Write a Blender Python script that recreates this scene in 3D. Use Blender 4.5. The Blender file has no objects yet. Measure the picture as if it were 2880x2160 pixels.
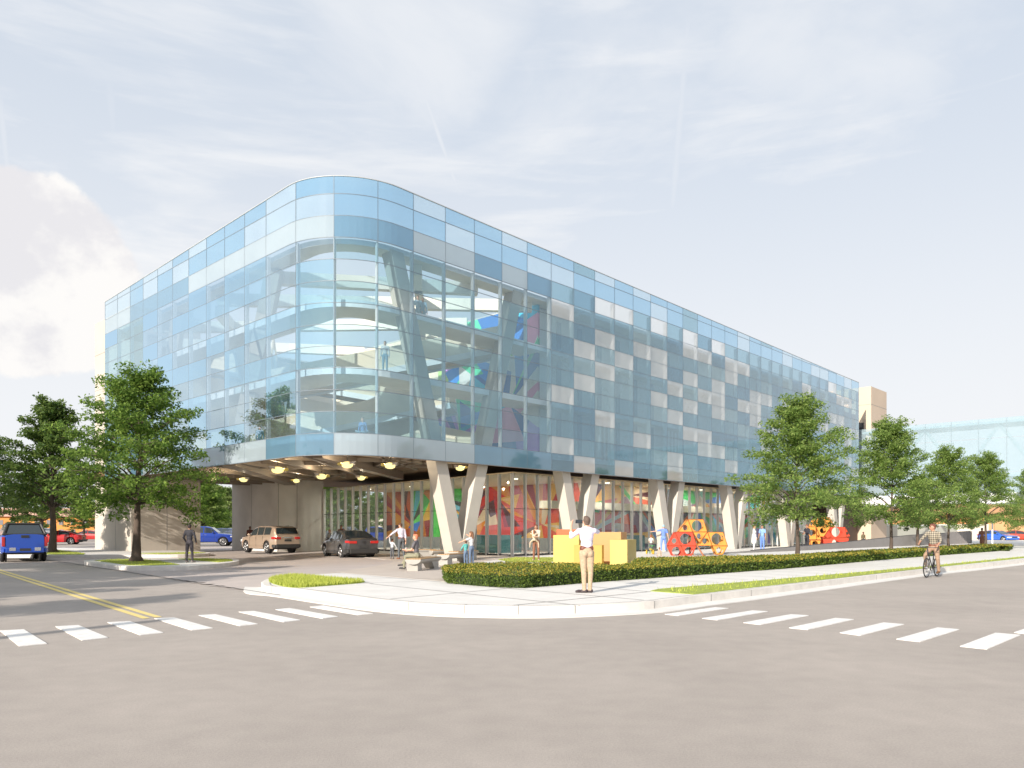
import bpy, bmesh, math, random
import numpy as np
from mathutils import Vector, Matrix, Euler
R=math.radians; PI=math.pi
sc=bpy.context.scene; COL=sc.collection
# ---------------------------------------------------------------- camera numbers (photo 2880x2160)
H=1.62; F=2147.0; CX=1440.0; HZ=1488.0
def G(px,py,z=0.0):
    Y=F*(H-z)/(py-HZ); return Vector(((px-CX)/F*Y,Y,z))
def AT(px,Y,z=0.0): return Vector(((px-CX)/F*Y,Y,z))
def ZP(py,Y): return H+(HZ-py)*Y/F
# ---------------------------------------------------------------- materials
MATS={}
def nt(name):
    m=bpy.data.materials.new(name); m.use_nodes=True; t=m.node_tree
    return m,t,t.nodes,t.links,t.nodes['Principled BSDF']
def mat(name,col,rough=.6,metal=0,noise=.0,scale=5,bump=0,bscale=40,coat=0,spec=.5,emit=0,ecol=None,stretch=None):
    if name in MATS: return MATS[name]
    m,t,N,L,b=nt(name)
    b.inputs['Roughness'].default_value=rough; b.inputs['Metallic'].default_value=metal
    b.inputs['Base Color'].default_value=(*col,1); b.inputs['Specular IOR Level'].default_value=spec
    if coat: b.inputs['Coat Weight'].default_value=coat; b.inputs['Coat Roughness'].default_value=.05
    if emit:
        b.inputs['Emission Color'].default_value=(*(ecol or col),1); b.inputs['Emission Strength'].default_value=emit
    tc=N.new('ShaderNodeTexCoord'); src=tc.outputs['Object']
    if stretch:
        mp=N.new('ShaderNodeMapping'); mp.inputs['Scale'].default_value=stretch; L.new(src,mp.inputs[0]); src=mp.outputs[0]
    if noise:
        n=N.new('ShaderNodeTexNoise'); n.inputs['Scale'].default_value=scale; n.inputs['Detail'].default_value=6
        L.new(src,n.inputs['Vector'])
        r=N.new('ShaderNodeValToRGB'); r.color_ramp.elements[0].position=.3; r.color_ramp.elements[1].position=.7
        r.color_ramp.elements[0].color=(*[max(0,c*(1-noise)) for c in col],1); r.color_ramp.elements[1].color=(*[min(1,c*(1+noise)) for c in col],1)
        L.new(n.outputs['Fac'],r.inputs[0]); L.new(r.outputs[0],b.inputs['Base Color'])
    if bump:
        n2=N.new('ShaderNodeTexNoise'); n2.inputs['Scale'].default_value=bscale; n2.inputs['Detail'].default_value=4
        L.new(src,n2.inputs['Vector'])
        bp=N.new('ShaderNodeBump'); bp.inputs['Strength'].default_value=bump; bp.inputs['Distance'].default_value=.02
        L.new(n2.outputs['Fac'],bp.inputs['Height']); L.new(bp.outputs[0],b.inputs['Normal'])
    MATS[name]=m; return m
def glass(name,tint,frit,fcol,refl=1.0,rough=.02,gcol=(.92,.97,1)):
    """coated pane: lets tinted light through, a dot-printed share (frit) scatters it, fresnel mirror on top"""
    if name in MATS: return MATS[name]
    m=bpy.data.materials.new(name); m.use_nodes=True; t=m.node_tree; N=t.nodes; L=t.links
    N.remove(N['Principled BSDF']); out=[n for n in N if n.type=='OUTPUT_MATERIAL'][0]
    tr=N.new('ShaderNodeBsdfTransparent'); tr.inputs[0].default_value=(*tint,1)
    df=N.new('ShaderNodeBsdfDiffuse'); df.inputs[0].default_value=(*fcol,1)
    tl=N.new('ShaderNodeBsdfTranslucent'); tl.inputs[0].default_value=(*fcol,1)
    md=N.new('ShaderNodeMixShader'); md.inputs[0].default_value=.35; L.new(df.outputs[0],md.inputs[1]); L.new(tl.outputs[0],md.inputs[2])
    m1=N.new('ShaderNodeMixShader'); L.new(tr.outputs[0],m1.inputs[1]); L.new(md.outputs[0],m1.inputs[2])
    tc=N.new('ShaderNodeTexCoord'); n=N.new('ShaderNodeTexNoise'); n.inputs['Scale'].default_value=.35; n.inputs['Detail'].default_value=3
    L.new(tc.outputs['Object'],n.inputs['Vector'])
    mr=N.new('ShaderNodeMapRange'); mr.inputs[1].default_value=.3; mr.inputs[2].default_value=.7
    mr.inputs[3].default_value=max(0,frit-.06); mr.inputs[4].default_value=min(1,frit+.06)
    L.new(n.outputs['Fac'],mr.inputs[0]); L.new(mr.outputs[0],m1.inputs[0])
    gl=N.new('ShaderNodeBsdfGlossy'); gl.inputs['Roughness'].default_value=rough; gl.inputs[0].default_value=(*gcol,1)
    fr=N.new('ShaderNodeFresnel'); fr.inputs[0].default_value=1.5
    mm=N.new('ShaderNodeMath'); mm.operation='MULTIPLY'; mm.inputs[1].default_value=refl; mm.use_clamp=True
    ge=N.new('ShaderNodeNewGeometry'); nb=N.new('ShaderNodeMath'); nb.operation='SUBTRACT'; nb.inputs[0].default_value=1; L.new(ge.outputs['Backfacing'],nb.inputs[1])
    fm=N.new('ShaderNodeMath'); fm.operation='MULTIPLY'; L.new(fr.outputs[0],fm.inputs[0]); L.new(nb.outputs[0],fm.inputs[1]); L.new(fm.outputs[0],mm.inputs[0]); m2=N.new('ShaderNodeMixShader')
    L.new(mm.outputs[0],m2.inputs[0]); L.new(m1.outputs[0],m2.inputs[1]); L.new(gl.outputs[0],m2.inputs[2]); L.new(m2.outputs[0],out.inputs[0])
    MATS[name]=m; return m
def leafmat(name,c1,c2,trans=.35):
    m=bpy.data.materials.new(name); m.use_nodes=True; t=m.node_tree; N=t.nodes; L=t.links
    b=N['Principled BSDF']; out=[n for n in N if n.type=='OUTPUT_MATERIAL'][0]
    g=N.new('ShaderNodeNewGeometry'); r=N.new('ShaderNodeValToRGB')
    r.color_ramp.elements[0].color=(*c1,1); r.color_ramp.elements[1].color=(*c2,1)
    L.new(g.outputs['Random Per Island'],r.inputs[0]); L.new(r.outputs[0],b.inputs['Base Color'])
    b.inputs['Roughness'].default_value=.55; b.inputs['Specular IOR Level'].default_value=.3
    tl=N.new('ShaderNodeBsdfTranslucent'); L.new(r.outputs[0],tl.inputs[0])
    mx=N.new('ShaderNodeMixShader'); mx.inputs[0].default_value=trans
    L.new(b.outputs[0],mx.inputs[1]); L.new(tl.outputs[0],mx.inputs[2]); L.new(mx.outputs[0],out.inputs[0])
    MATS[name]=m; return m
def muralmat(name,scale,pal,stretch=(1,1,1),seed=0):
    m,t,N,L,b=nt(name)
    tc=N.new('ShaderNodeTexCoord'); mp=N.new('ShaderNodeMapping'); mp.inputs['Scale'].default_value=stretch
    mp.inputs['Rotation'].default_value=(.5+seed,.7,.4); mp.inputs['Location'].default_value=(seed*3.1,seed*1.7,0)
    L.new(tc.outputs['Object'],mp.inputs[0])
    v=N.new('ShaderNodeTexVoronoi'); v.inputs['Scale'].default_value=scale; L.new(mp.outputs[0],v.inputs['Vector'])
    mp2=N.new('ShaderNodeMapping'); mp2.inputs['Scale'].default_value=(stretch[0]*.35,stretch[1]*2.2,stretch[2]*.6); mp2.inputs['Rotation'].default_value=(1.1,.2+seed,.9)
    L.new(tc.outputs['Object'],mp2.inputs[0]); v2=N.new('ShaderNodeTexVoronoi'); v2.inputs['Scale'].default_value=scale*1.1; L.new(mp2.outputs[0],v2.inputs['Vector'])
    def ramp(src):
        s=N.new('ShaderNodeSeparateColor'); L.new(src,s.inputs[0]); r=N.new('ShaderNodeValToRGB'); r.color_ramp.interpolation='CONSTANT'
        e=r.color_ramp.elements
        e[0].position=0; e[0].color=(*pal[0],1); e[1].position=1/len(pal); e[1].color=(*pal[1],1)
        for i,c in enumerate(pal[2:],2):
            q=e.new(i/len(pal)); q.color=(*c,1)
        L.new(s.outputs[0],r.inputs[0]); return r.outputs[0],s.outputs[1]
    a,_=ramp(v.outputs['Color']); c,g=ramp(v2.outputs['Color'])
    mx=N.new('ShaderNodeMix'); mx.data_type='RGBA'; gt=N.new('ShaderNodeMath'); gt.operation='GREATER_THAN'; gt.inputs[1].default_value=.55
    L.new(g,gt.inputs[0]); L.new(gt.outputs[0],mx.inputs['Factor']); L.new(a,mx.inputs[6]); L.new(c,mx.inputs[7]); L.new(mx.outputs[2],b.inputs['Base Color'])
    b.inputs['Roughness'].default_value=.6; MATS[name]=m; return m
# ---------------------------------------------------------------- mesh builder
class MB:
    def __init__(s): s.v=[];s.f=[];s.m=[]
    def add(s,vs,fs,mi=0):
        o=len(s.v); s.v+= [tuple(x) for x in vs]; s.f+=[tuple(i+o for i in f) for f in fs]; s.m+=[mi]*len(fs); return s
    def box(s,c,d,rz=0,mi=0,M=None):
        x,y,z=[k/2 for k in d]; vs=[Vector((a*x,b*y,e*z)) for a in(-1,1) for b in(-1,1) for e in(-1,1)]
        M3=M if M else Matrix.Rotation(rz,3,'Z'); c=Vector(c)
        return s.add([c+M3@v for v in vs],[(0,1,3,2),(4,6,7,5),(0,4,5,1),(2,3,7,6),(0,2,6,4),(1,5,7,3)],mi)
    def bb(s,x0,x1,y0,y1,z0,z1,mi=0): return s.box(((x0+x1)/2,(y0+y1)/2,(z0+z1)/2),(abs(x1-x0),abs(y1-y0),abs(z1-z0)),0,mi)
    def prism(s,p,z0,z1,mi=0,ms=None,bottom=True):
        n=len(p); ar=sum(p[i][0]*p[(i+1)%n][1]-p[(i+1)%n][0]*p[i][1] for i in range(n))
        if ar<0: p=list(p)[::-1]
        o=len(s.v); s.v+=[(q[0],q[1],z0) for q in p]+[(q[0],q[1],z1) for q in p]
        s.f.append(tuple(range(o+n,o+2*n))); s.m.append(mi)
        if bottom: s.f.append(tuple(range(o+n-1,o-1,-1))); s.m.append(mi)
        for i in range(n):
            j=(i+1)%n; s.f.append((o+i,o+j,o+n+j,o+n+i)); s.m.append(mi if ms is None else ms)
        return s
    def tube(s,pts,rad,n=8,mi=0,cap=True,sx=1,up=None):
        pts=[Vector(p) for p in pts]; k=len(pts)
        if not hasattr(rad,'__len__'): rad=[rad]*k
        o=len(s.v); ref=Vector(up) if up else None
        for i,p in enumerate(pts):
            d=(pts[min(i+1,k-1)]-pts[max(i-1,0)]).normalized()
            if ref is None: ref=Vector((0,0,1)) if abs(d.z)<.9 else Vector((1,0,0))
            a=ref.cross(d)
            if a.length<1e-4: a=Vector((1,0,0)).cross(d)
            if a.length<1e-4: a=Vector((0,1,0)).cross(d)
            a.normalize(); b=d.cross(a)
            if not up: ref=b
            for j in range(n):
                t=2*PI*j/n; s.v.append(tuple(p+(a*math.cos(t)*sx+b*math.sin(t))*rad[i]))
        for i in range(k-1):
            for j in range(n):
                q=(j+1)%n; s.f.append((o+i*n+j,o+i*n+q,o+(i+1)*n+q,o+(i+1)*n+j)); s.m.append(mi)
        if cap:
            s.f.append(tuple(o+j for j in range(n))[::-1]); s.m.append(mi)
            s.f.append(tuple(o+(k-1)*n+j for j in range(n))); s.m.append(mi)
        return s
    def ell(s,c,r,n=12,k=8,mi=0,M=None):
        c=Vector(c); M=M or Matrix.Identity(3); o=len(s.v)
        s.v.append(tuple(c+M@Vector((0,0,-r[2]))))
        for i in range(1,k):
            ph=-PI/2+PI*i/k
            for j in range(n):
                t=2*PI*j/n; s.v.append(tuple(c+M@Vector((r[0]*math.cos(ph)*math.cos(t),r[1]*math.cos(ph)*math.sin(t),r[2]*math.sin(ph)))))
        s.v.append(tuple(c+M@Vector((0,0,r[2])))); e=len(s.v)-1
        for j in range(n): s.f.append((o,o+1+(j+1)%n,o+1+j)); s.m.append(mi)
        for i in range(k-2):
            for j in range(n):
                q=(j+1)%n; s.f.append((o+1+i*n+j,o+1+i*n+q,o+1+(i+1)*n+q,o+1+(i+1)*n+j)); s.m.append(mi)
        for j in range(n): s.f.append((o+1+(k-2)*n+j,o+1+(k-2)*n+(j+1)%n,e)); s.m.append(mi)
        return s
    def cyl(s,a,b,r,n=16,mi=0): return s.tube([a,b],r,n,mi)
    def torus(s,c,axis,R0,r,n=28,k=8,mi=0):
        c=Vector(c); ax=Vector(axis).normalized(); a=ax.orthogonal().normalized(); b=ax.cross(a); o=len(s.v)
        for i in range(n):
            t=2*PI*i/n; d=a*math.cos(t)+b*math.sin(t)
            for j in range(k):
                u=2*PI*j/k; s.v.append(tuple(c+d*(R0+r*math.cos(u))+ax*r*math.sin(u)))
        for i in range(n):
            for j in range(k):
                i2=(i+1)%n; j2=(j+1)%k; s.f.append((o+i*k+j,o+i2*k+j,o+i2*k+j2,o+i*k+j2)); s.m.append(mi)
        return s
    def build(s,name,mats,parent=None,smooth=False,bevel=0,loc=None,solid=0):
        me=bpy.data.meshes.new(name); me.from_pydata(s.v,[],s.f)
        if not isinstance(mats,(list,tuple)): mats=[mats]
        for m in mats: me.materials.append(m)
        if len(mats)>1: me.polygons.foreach_set('material_index',s.m)
        if smooth: me.polygons.foreach_set('use_smooth',[True]*len(me.polygons))
        bm=bmesh.new(); bm.from_mesh(me); bmesh.ops.recalc_face_normals(bm,faces=bm.faces); bm.to_mesh(me); bm.free()
        me.update(); o=bpy.data.objects.new(name,me); COL.objects.link(o)
        if parent: o.parent=parent
        if loc is not None: o.location=loc
        if bevel:
            b=o.modifiers.new('bevel','BEVEL'); b.width=bevel; b.segments=2; b.limit_method='ANGLE'; b.angle_limit=R(40)
        return o
def thing(name,label,cat,loc=(0,0,0),rz=0,group=None,scale=None):
    o=bpy.data.objects.new(name,None); COL.objects.link(o); o.location=loc; o.rotation_euler=(0,0,rz)
    if scale: o.scale=(scale,)*3
    o['label']=label; o['category']=cat
    if group: o['group']=group
    return o
def tag(o,label,cat,group=None):
    o['label']=label; o['category']=cat
    if group: o['group']=group
    return o
def struct(o,kind='structure',label=None,cat=None):
    o['kind']=kind
    if label: o['label']=label
    if cat: o['category']=cat
    return o
def quads_mesh(name,co,mats,parent=None,nq=4,midx=None,loc=None):
    """co: (n,nq,3) array -> one mesh of n separate faces"""
    n=co.shape[0]; me=bpy.data.meshes.new(name); me.vertices.add(n*nq); me.vertices.foreach_set('co',co.astype(np.float32).ravel())
    me.loops.add(n*nq); me.loops.foreach_set('vertex_index',np.arange(n*nq,dtype=np.int32))
    me.polygons.add(n); me.polygons.foreach_set('loop_start',np.arange(0,n*nq,nq,dtype=np.int32))
    if not isinstance(mats,(list,tuple)): mats=[mats]
    for m in mats: me.materials.append(m)
    if midx is not None: me.polygons.foreach_set('material_index',midx.astype(np.int32))
    me.update(calc_edges=True); me.validate(); o=bpy.data.objects.new(name,me); COL.objects.link(o)
    if parent: o.parent=parent
    if loc is not None: o.location=loc
    return o
# ---------------------------------------------------------------- people
EV=[0]
class Body:
    def __init__(s): s.p=[]
    def cap(s,a,b,ra,rb,l,fl=1,fa=None): s.p.append(('c',Vector(a),Vector(b),ra,rb,l,fl,fa))
    def ell(s,c,r,l,M=None): s.p.append(('e',Vector(c),r,M or Matrix.Identity(3),0,l,1,None))
    def mesh(s):
        b=MB()
        for q in s.p:
            if q[0]=='c':
                _,a,c,ra,rb,l,fl,fa=q; d=(c-a)
                if d.length<1e-5: continue
                n=d.normalized(); pts=[a-n*ra*.86,a-n*ra*.5,a,c,c+n*rb*.5,c+n*rb*.86]; rd=[ra*.5,ra*.86,ra,rb,rb*.86,rb*.5]
                b.tube(pts,rd,12,0,True,fl,fa)
            else: b.ell(q[1],q[2],14,10,0,q[3])
        return b
    def labels(s,P):
        best=np.full(len(P),1e9); lab=np.zeros(len(P),int); names=[]
        for i,q in enumerate(s.p):
            if q[5] not in names: names.append(q[5])
            if q[0]=='c':
                a=np.array(q[1]); d=np.array(q[2])-a; L2=max((d*d).sum(),1e-9); t=np.clip(((P-a)@d)/L2,0,1)
                dist=np.linalg.norm(P-(a+t[:,None]*d),axis=1)-(q[3]+(q[4]-q[3])*t)
            else:
                M=np.array(q[3]); l=(P-np.array(q[1]))@M; r=np.array(q[2]); k=np.linalg.norm(l/r,axis=1); dist=(k-1)*r.min()
            w=dist<best; best[w]=dist[w]; lab[w]=names.index(q[5])
        return lab,names
    def build(s,name,mats,parent,vox=.014,smooth=4):
        b=s.mesh(); me=bpy.data.meshes.new('tmp'); me.from_pydata(b.v,[],b.f); o=bpy.data.objects.new('tmp',me); COL.objects.link(o)
        m=o.modifiers.new('r','REMESH'); m.mode='VOXEL'; m.voxel_size=vox
        k=o.modifiers.new('s','SMOOTH'); k.iterations=smooth; k.factor=.5
        dg=bpy.context.evaluated_depsgraph_get(); ne=bpy.data.meshes.new_from_object(o.evaluated_get(dg)); bpy.data.objects.remove(o); bpy.data.meshes.remove(me)
        ne.name=name; n=len(ne.polygons); P=np.empty(n*3); ne.polygons.foreach_get('center',P); lab,names=s.labels(P.reshape(-1,3))
        ne.materials.clear()
        for q in names: ne.materials.append(mats[q])
        ne.polygons.foreach_set('material_index',lab.astype(np.int32)); ne.polygons.foreach_set('use_smooth',[True]*n)
        r=bpy.data.objects.new(name,ne); COL.objects.link(r); r.parent=parent; return r
def cm(c,r=.75): return mat('cloth_%.2f_%.2f_%.2f'%tuple(c),c,r,noise=.16,scale=26,bump=.35,bscale=34)
def plaid(c):
    m,t,N,L,b=nt('plaid_shirt'); tc=N.new('ShaderNodeTexCoord'); b.inputs['Roughness'].default_value=.8; last=None
    for ax in ('X','Z'):
        w=N.new('ShaderNodeTexWave'); w.bands_direction=ax; w.inputs['Scale'].default_value=4.6; L.new(tc.outputs['Object'],w.inputs['Vector'])
        r=N.new('ShaderNodeMath'); r.operation='GREATER_THAN'; r.inputs[1].default_value=.62; L.new(w.outputs['Fac'],r.inputs[0])
        if last is None: last=r.outputs[0]
        else:
            a=N.new('ShaderNodeMath'); a.operation='ADD'; L.new(last,a.inputs[0]); L.new(r.outputs[0],a.inputs[1]); h=N.new('ShaderNodeMath'); h.operation='MULTIPLY'; h.inputs[1].default_value=.5; L.new(a.outputs[0],h.inputs[0]); last=h.outputs[0]
    x=N.new('ShaderNodeMix'); x.data_type='RGBA'; L.new(last,x.inputs['Factor']); x.inputs[6].default_value=(*c,1); x.inputs[7].default_value=(.06,.055,.045,1); L.new(x.outputs[2],b.inputs['Base Color']); return m
SK={'l':(.62,.36,.25),'m':(.42,.23,.15),'d':(.16,.08,.05)}
def person(label,pos,yaw,h,top,low,hair=(.06,.03,.02),skin='l',shoe=(.03,.03,.035),sleeve='long',legs='long',
           arms=None,lg=None,lean=(0,0,1),hipz=None,look=(0,1,0),vox=.015,long_hair=False,coat=None,cap=None,group=None,cat='person',
           collar=None,belt=None,fing=.45,fem=False,child=False,seat=False,sk=None,plaid_=False):
    """local frame: +Y is where the person faces, +X the person's right"""
    t=thing('person',label,cat,pos,yaw,group); S=h
    B=Body(); P=Vector((0,0,(hipz if hipz else .515*S))); T=Vector(lean).normalized(); X=Vector((1,0,0)); Yf=T.cross(X)*-1 if False else X.cross(T)*-1
    Yf=(Vector((0,1,0))-T*T.y).normalized(); M=Matrix((X,Yf,T)).transposed()
    hs=1.18 if child else 1.0; sw=(.088 if fem else .1)*(.9 if child else 1)
    def b(x,y,z): return P+M@Vector((x*S,y*S,z*S))
    B.ell(b(0,-.006,.0),(.082*S,.063*S,.075*S),'low',M); B.ell(b(-.035,-.03,-.02),(.045*S,.045*S,.05*S),'low',M); B.ell(b(.035,-.03,-.02),(.045*S,.045*S,.05*S),'low',M)
    B.ell(b(0,0,.1),((.066 if fem else .078)*S,.052*S,.085*S),'top',M); B.ell(b(0,.002,.2),(sw*.93*S,.062*S,.1*S),'top',M)
    B.ell(b(0,-.008,.235),(sw*.95*S,.052*S,.06*S),'top',M)
    if belt: B.cap(b(-.045,0,.045),b(.045,0,.045),.0485*S,.0485*S,'belt',1)
    if fem: B.ell(b(-.04,.05,.2),(.033*S,.03*S,.035*S),'top',M); B.ell(b(.04,.05,.2),(.033*S,.03*S,.035*S),'top',M)
    sh=[b(-sw,0,.268),b(sw,0,.268)]; B.cap(sh[0],sh[1],.036*S,.036*S,'top'); B.cap(b(-.05,-.005,.275),b(0,-.008,.3),.04*S,.03*S,'top'); B.cap(b(.05,-.005,.275),b(0,-.008,.3),.04*S,.03*S,'top')
    nk=b(0,-.002,.298); lk=Vector(look).normalized(); hd=nk+Vector((0,0,.088*S*hs))+lk*.012*S
    B.cap(nk,nk+(hd-nk)*.6,.031*S,.029*S,'skin')
    ly=lk; lx=ly.cross(Vector((0,0,1))).normalized(); lz=lx.cross(ly); HM=Matrix((lx,ly,lz)).transposed()
    def hh(x,y,z): return hd+HM@Vector((x*S*hs,y*S*hs,z*S*hs))
    B.ell(hd,(.043*S*hs,.052*S*hs,.062*S*hs),'skin',HM); B.ell(hh(0,.014,-.03),(.032*S*hs,.036*S*hs,.036*S*hs),'skin',HM)
    B.ell(hh(0,.055,-.008),(.008*S,.013*S,.015*S),'skin',HM); B.ell(hh(-.044,-.002,-.006),(.007*S,.012*S,.018*S),'skin',HM); B.ell(hh(.044,-.002,-.006),(.007*S,.012*S,.018*S),'skin',HM)
    B.ell(hh(0,.048,-.034),(.016*S,.007*S,.005*S),'lip',HM)
    for q in(-1,1): B.ell(hh(q*.018,.046,.006),(.0075*S,.006*S,.006*S),'eye',HM); B.cap(hh(q*.01,.05,.018),hh(q*.028,.045,.018),.003*S,.003*S,'hair')
    if collar: B.cap(b(-.03,.02,.298),b(.03,.02,.298),.014*S,.014*S,'top')
    # arms: (upper dir, fore dir, hand dir)
    arms=arms or [((-.16,.02,-1),(-.05,.16,-1)),((.16,.02,-1),(.05,.16,-1))]
    ends=[]
    for i,(u,f,*rest) in enumerate(arms):
        s0=sh[i]; q=-1 if i==0 else 1; u=Vector(u).normalized(); f=Vector(f).normalized(); hdv=Vector(rest[0]).normalized() if rest else f
        e=s0+u*.165*S; w=e+f*.145*S
        B.cap(s0,e,.034*S*(.86 if fem else 1),.027*S*(.86 if fem else 1),'top')
        if sleeve=='short': B.p[-1]=('c',s0,s0+u*.1*S,.036*S,.034*S,'top',1,None); B.cap(s0+u*.1*S,e,.026*S,.023*S,'skin')
        if sleeve=='none': B.p[-1]=('c',s0,e,.027*S,.022*S,'skin',1,None)
        rs='top' if sleeve=='long' else 'skin'
        if sleeve=='rolled': B.cap(e,e+f*.05*S,.028*S,.026*S,'top'); B.cap(e+f*.045*S,w,.022*S,.016*S,'skin')
        else: B.cap(e,w,(.026 if rs=='top' else .022)*S,(.021 if rs=='top' else .0155)*S,rs)
        # hand: palm, four fingers of unequal length, thumb from the side of the palm
        nrm=Vector((-q,0,0)) if abs(hdv.x)<.8 else Vector((0,0,1)); sd=hdv.cross(nrm).normalized(); nrm=sd.cross(hdv).normalized()
        if sd.y<0: sd=-sd
        pe=w+hdv*.048*S; B.cap(w,pe,.0155*S,.018*S,'skin',.62,nrm)
        for k,(o,ln) in enumerate(((-.0135,.031),(-.0045,.038),(.0045,.041),(.0135,.037))):
            r0=pe+sd*o*S+hdv*.004*S; m1=r0+(hdv*.9+nrm*fing*.6).normalized()*ln*.5*S; m2=m1+(hdv*(1-fing*.6)+nrm*fing*1.5).normalized()*ln*.5*S
            B.cap(r0,m1,.0058*S,.0053*S,'skin'); B.cap(m1,m2,.0053*S,.0045*S,'skin')
        tb=w+hdv*.016*S+sd*.014*S; m1=tb+(hdv*.7+sd*.75+nrm*.2).normalized()*.024*S; B.cap(tb,m1,.008*S,.0065*S,'skin'); B.cap(m1,m1+(hdv*.9+sd*.2+nrm*.3).normalized()*.02*S,.0062*S,.005*S,'skin')
        ends.append(pe)
    lg=lg or [((-.05,.03,-1),(-.01,-.03,-1)),((.05,.0,-1),(.01,-.04,-1))]
    lr=1.0 if not fem else .93
    for i,(u,f,*rest) in enumerate(lg):
        q=-1 if i==0 else 1; s0=b(q*.047,0,-.01) ; u=Vector(u).normalized(); f=Vector(f).normalized()
        k=s0+u*.235*S; a=k+f*.225*S
        if not seat and not hipz and not rest: a.z=max(a.z,.047*S)
        if legs=='long':
            B.cap(s0,k,.053*S*lr,.037*S*lr,'low'); B.cap(k,a,.036*S*lr,.027*S*lr,'low')
            B.cap(k+f*.03*S-Vector((0,.006*S,0)),k+f*.12*S,.036*S*lr,.03*S*lr,'low')
        else:
            B.cap(s0,k,.055*S,.045*S,'low'); B.cap(k,k+f*.02*S,.035*S,.032*S,'skin'); B.cap(k,k+f*.11*S,.03*S,.03*S,'skin'); B.cap(k+f*.1*S,a,.03*S,.019*S,'skin')
        fd=Vector(rest[0]).normalized() if rest else Vector((q*.18,1,0)).normalized()
        sz=a.z-.024*S if True else 0; hl=a+Vector((0,0,-.022*S))-fd*.02*S; to=a+Vector((0,0,-.03*S))+fd*.1*S
        B.cap(a,a-Vector((0,0,.02*S)),.023*S,.023*S,'shoe' ); B.cap(hl,to,.0235*S,.017*S,'shoe',1.25,(0,0,1)); B.ell(a+Vector((0,0,-.022*S))+fd*.068*S,(.024*S,.034*S,.017*S),'shoe')
    if coat:
        z0=coat; B.cap(b(0,0,.08),b(0,-.005,z0),.083*S,.1*S,'top',1,None)
    D={'top':plaid(top) if plaid_ else cm(top),'low':cm(low),'skin':mat('skin_'+skin if not sk else 'skin_pale',SK[skin] if not sk else sk,.55,noise=.06,scale=12),'lip':mat('lip',(.35,.12,.1),.5),'eye':mat('eye_dark',(.03,.02,.02),.2),
       'hair':mat('hair_%.2f_%.2f'%(hair[0],hair[1]),hair,.7,noise=.4,scale=60,bump=.6,bscale=90),'shoe':cm(shoe,.5),'belt':cm((.16,.05,.03),.5)}
    B.build('body',D,t,vox)
    Hh=Body()
    if cap:
        D['cap']=cm(cap); Hh.ell(hh(0,-.006,.022),(.051*S*hs,.058*S*hs,.05*S*hs),'cap',HM); Hh.build('cap',D,t,vox*.9,3)
    else:
        Hh.ell(hh(0,-.014,.018),(.0475*S*hs,.05*S*hs,.052*S*hs),'hair',HM); Hh.ell(hh(0,.014,.045),(.038*S*hs,.038*S*hs,.024*S*hs),'hair',HM); Hh.ell(hh(0,-.03,-.012),(.038*S*hs,.028*S*hs,.036*S*hs),'hair',HM)
        if long_hair:
            Hh.cap(hh(0,-.036,0),hh(0,-.05,-.1),.038*S,.034*S,'hair',1.25,None); Hh.cap(hh(.035,-.014,0),hh(.042,-.012,-.09),.018*S,.014*S,'hair'); Hh.cap(hh(-.035,-.014,0),hh(-.042,-.012,-.09),.018*S,.014*S,'hair')
        Hh.build('hair',D,t,vox*.9,3)
    return t,ends
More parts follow.
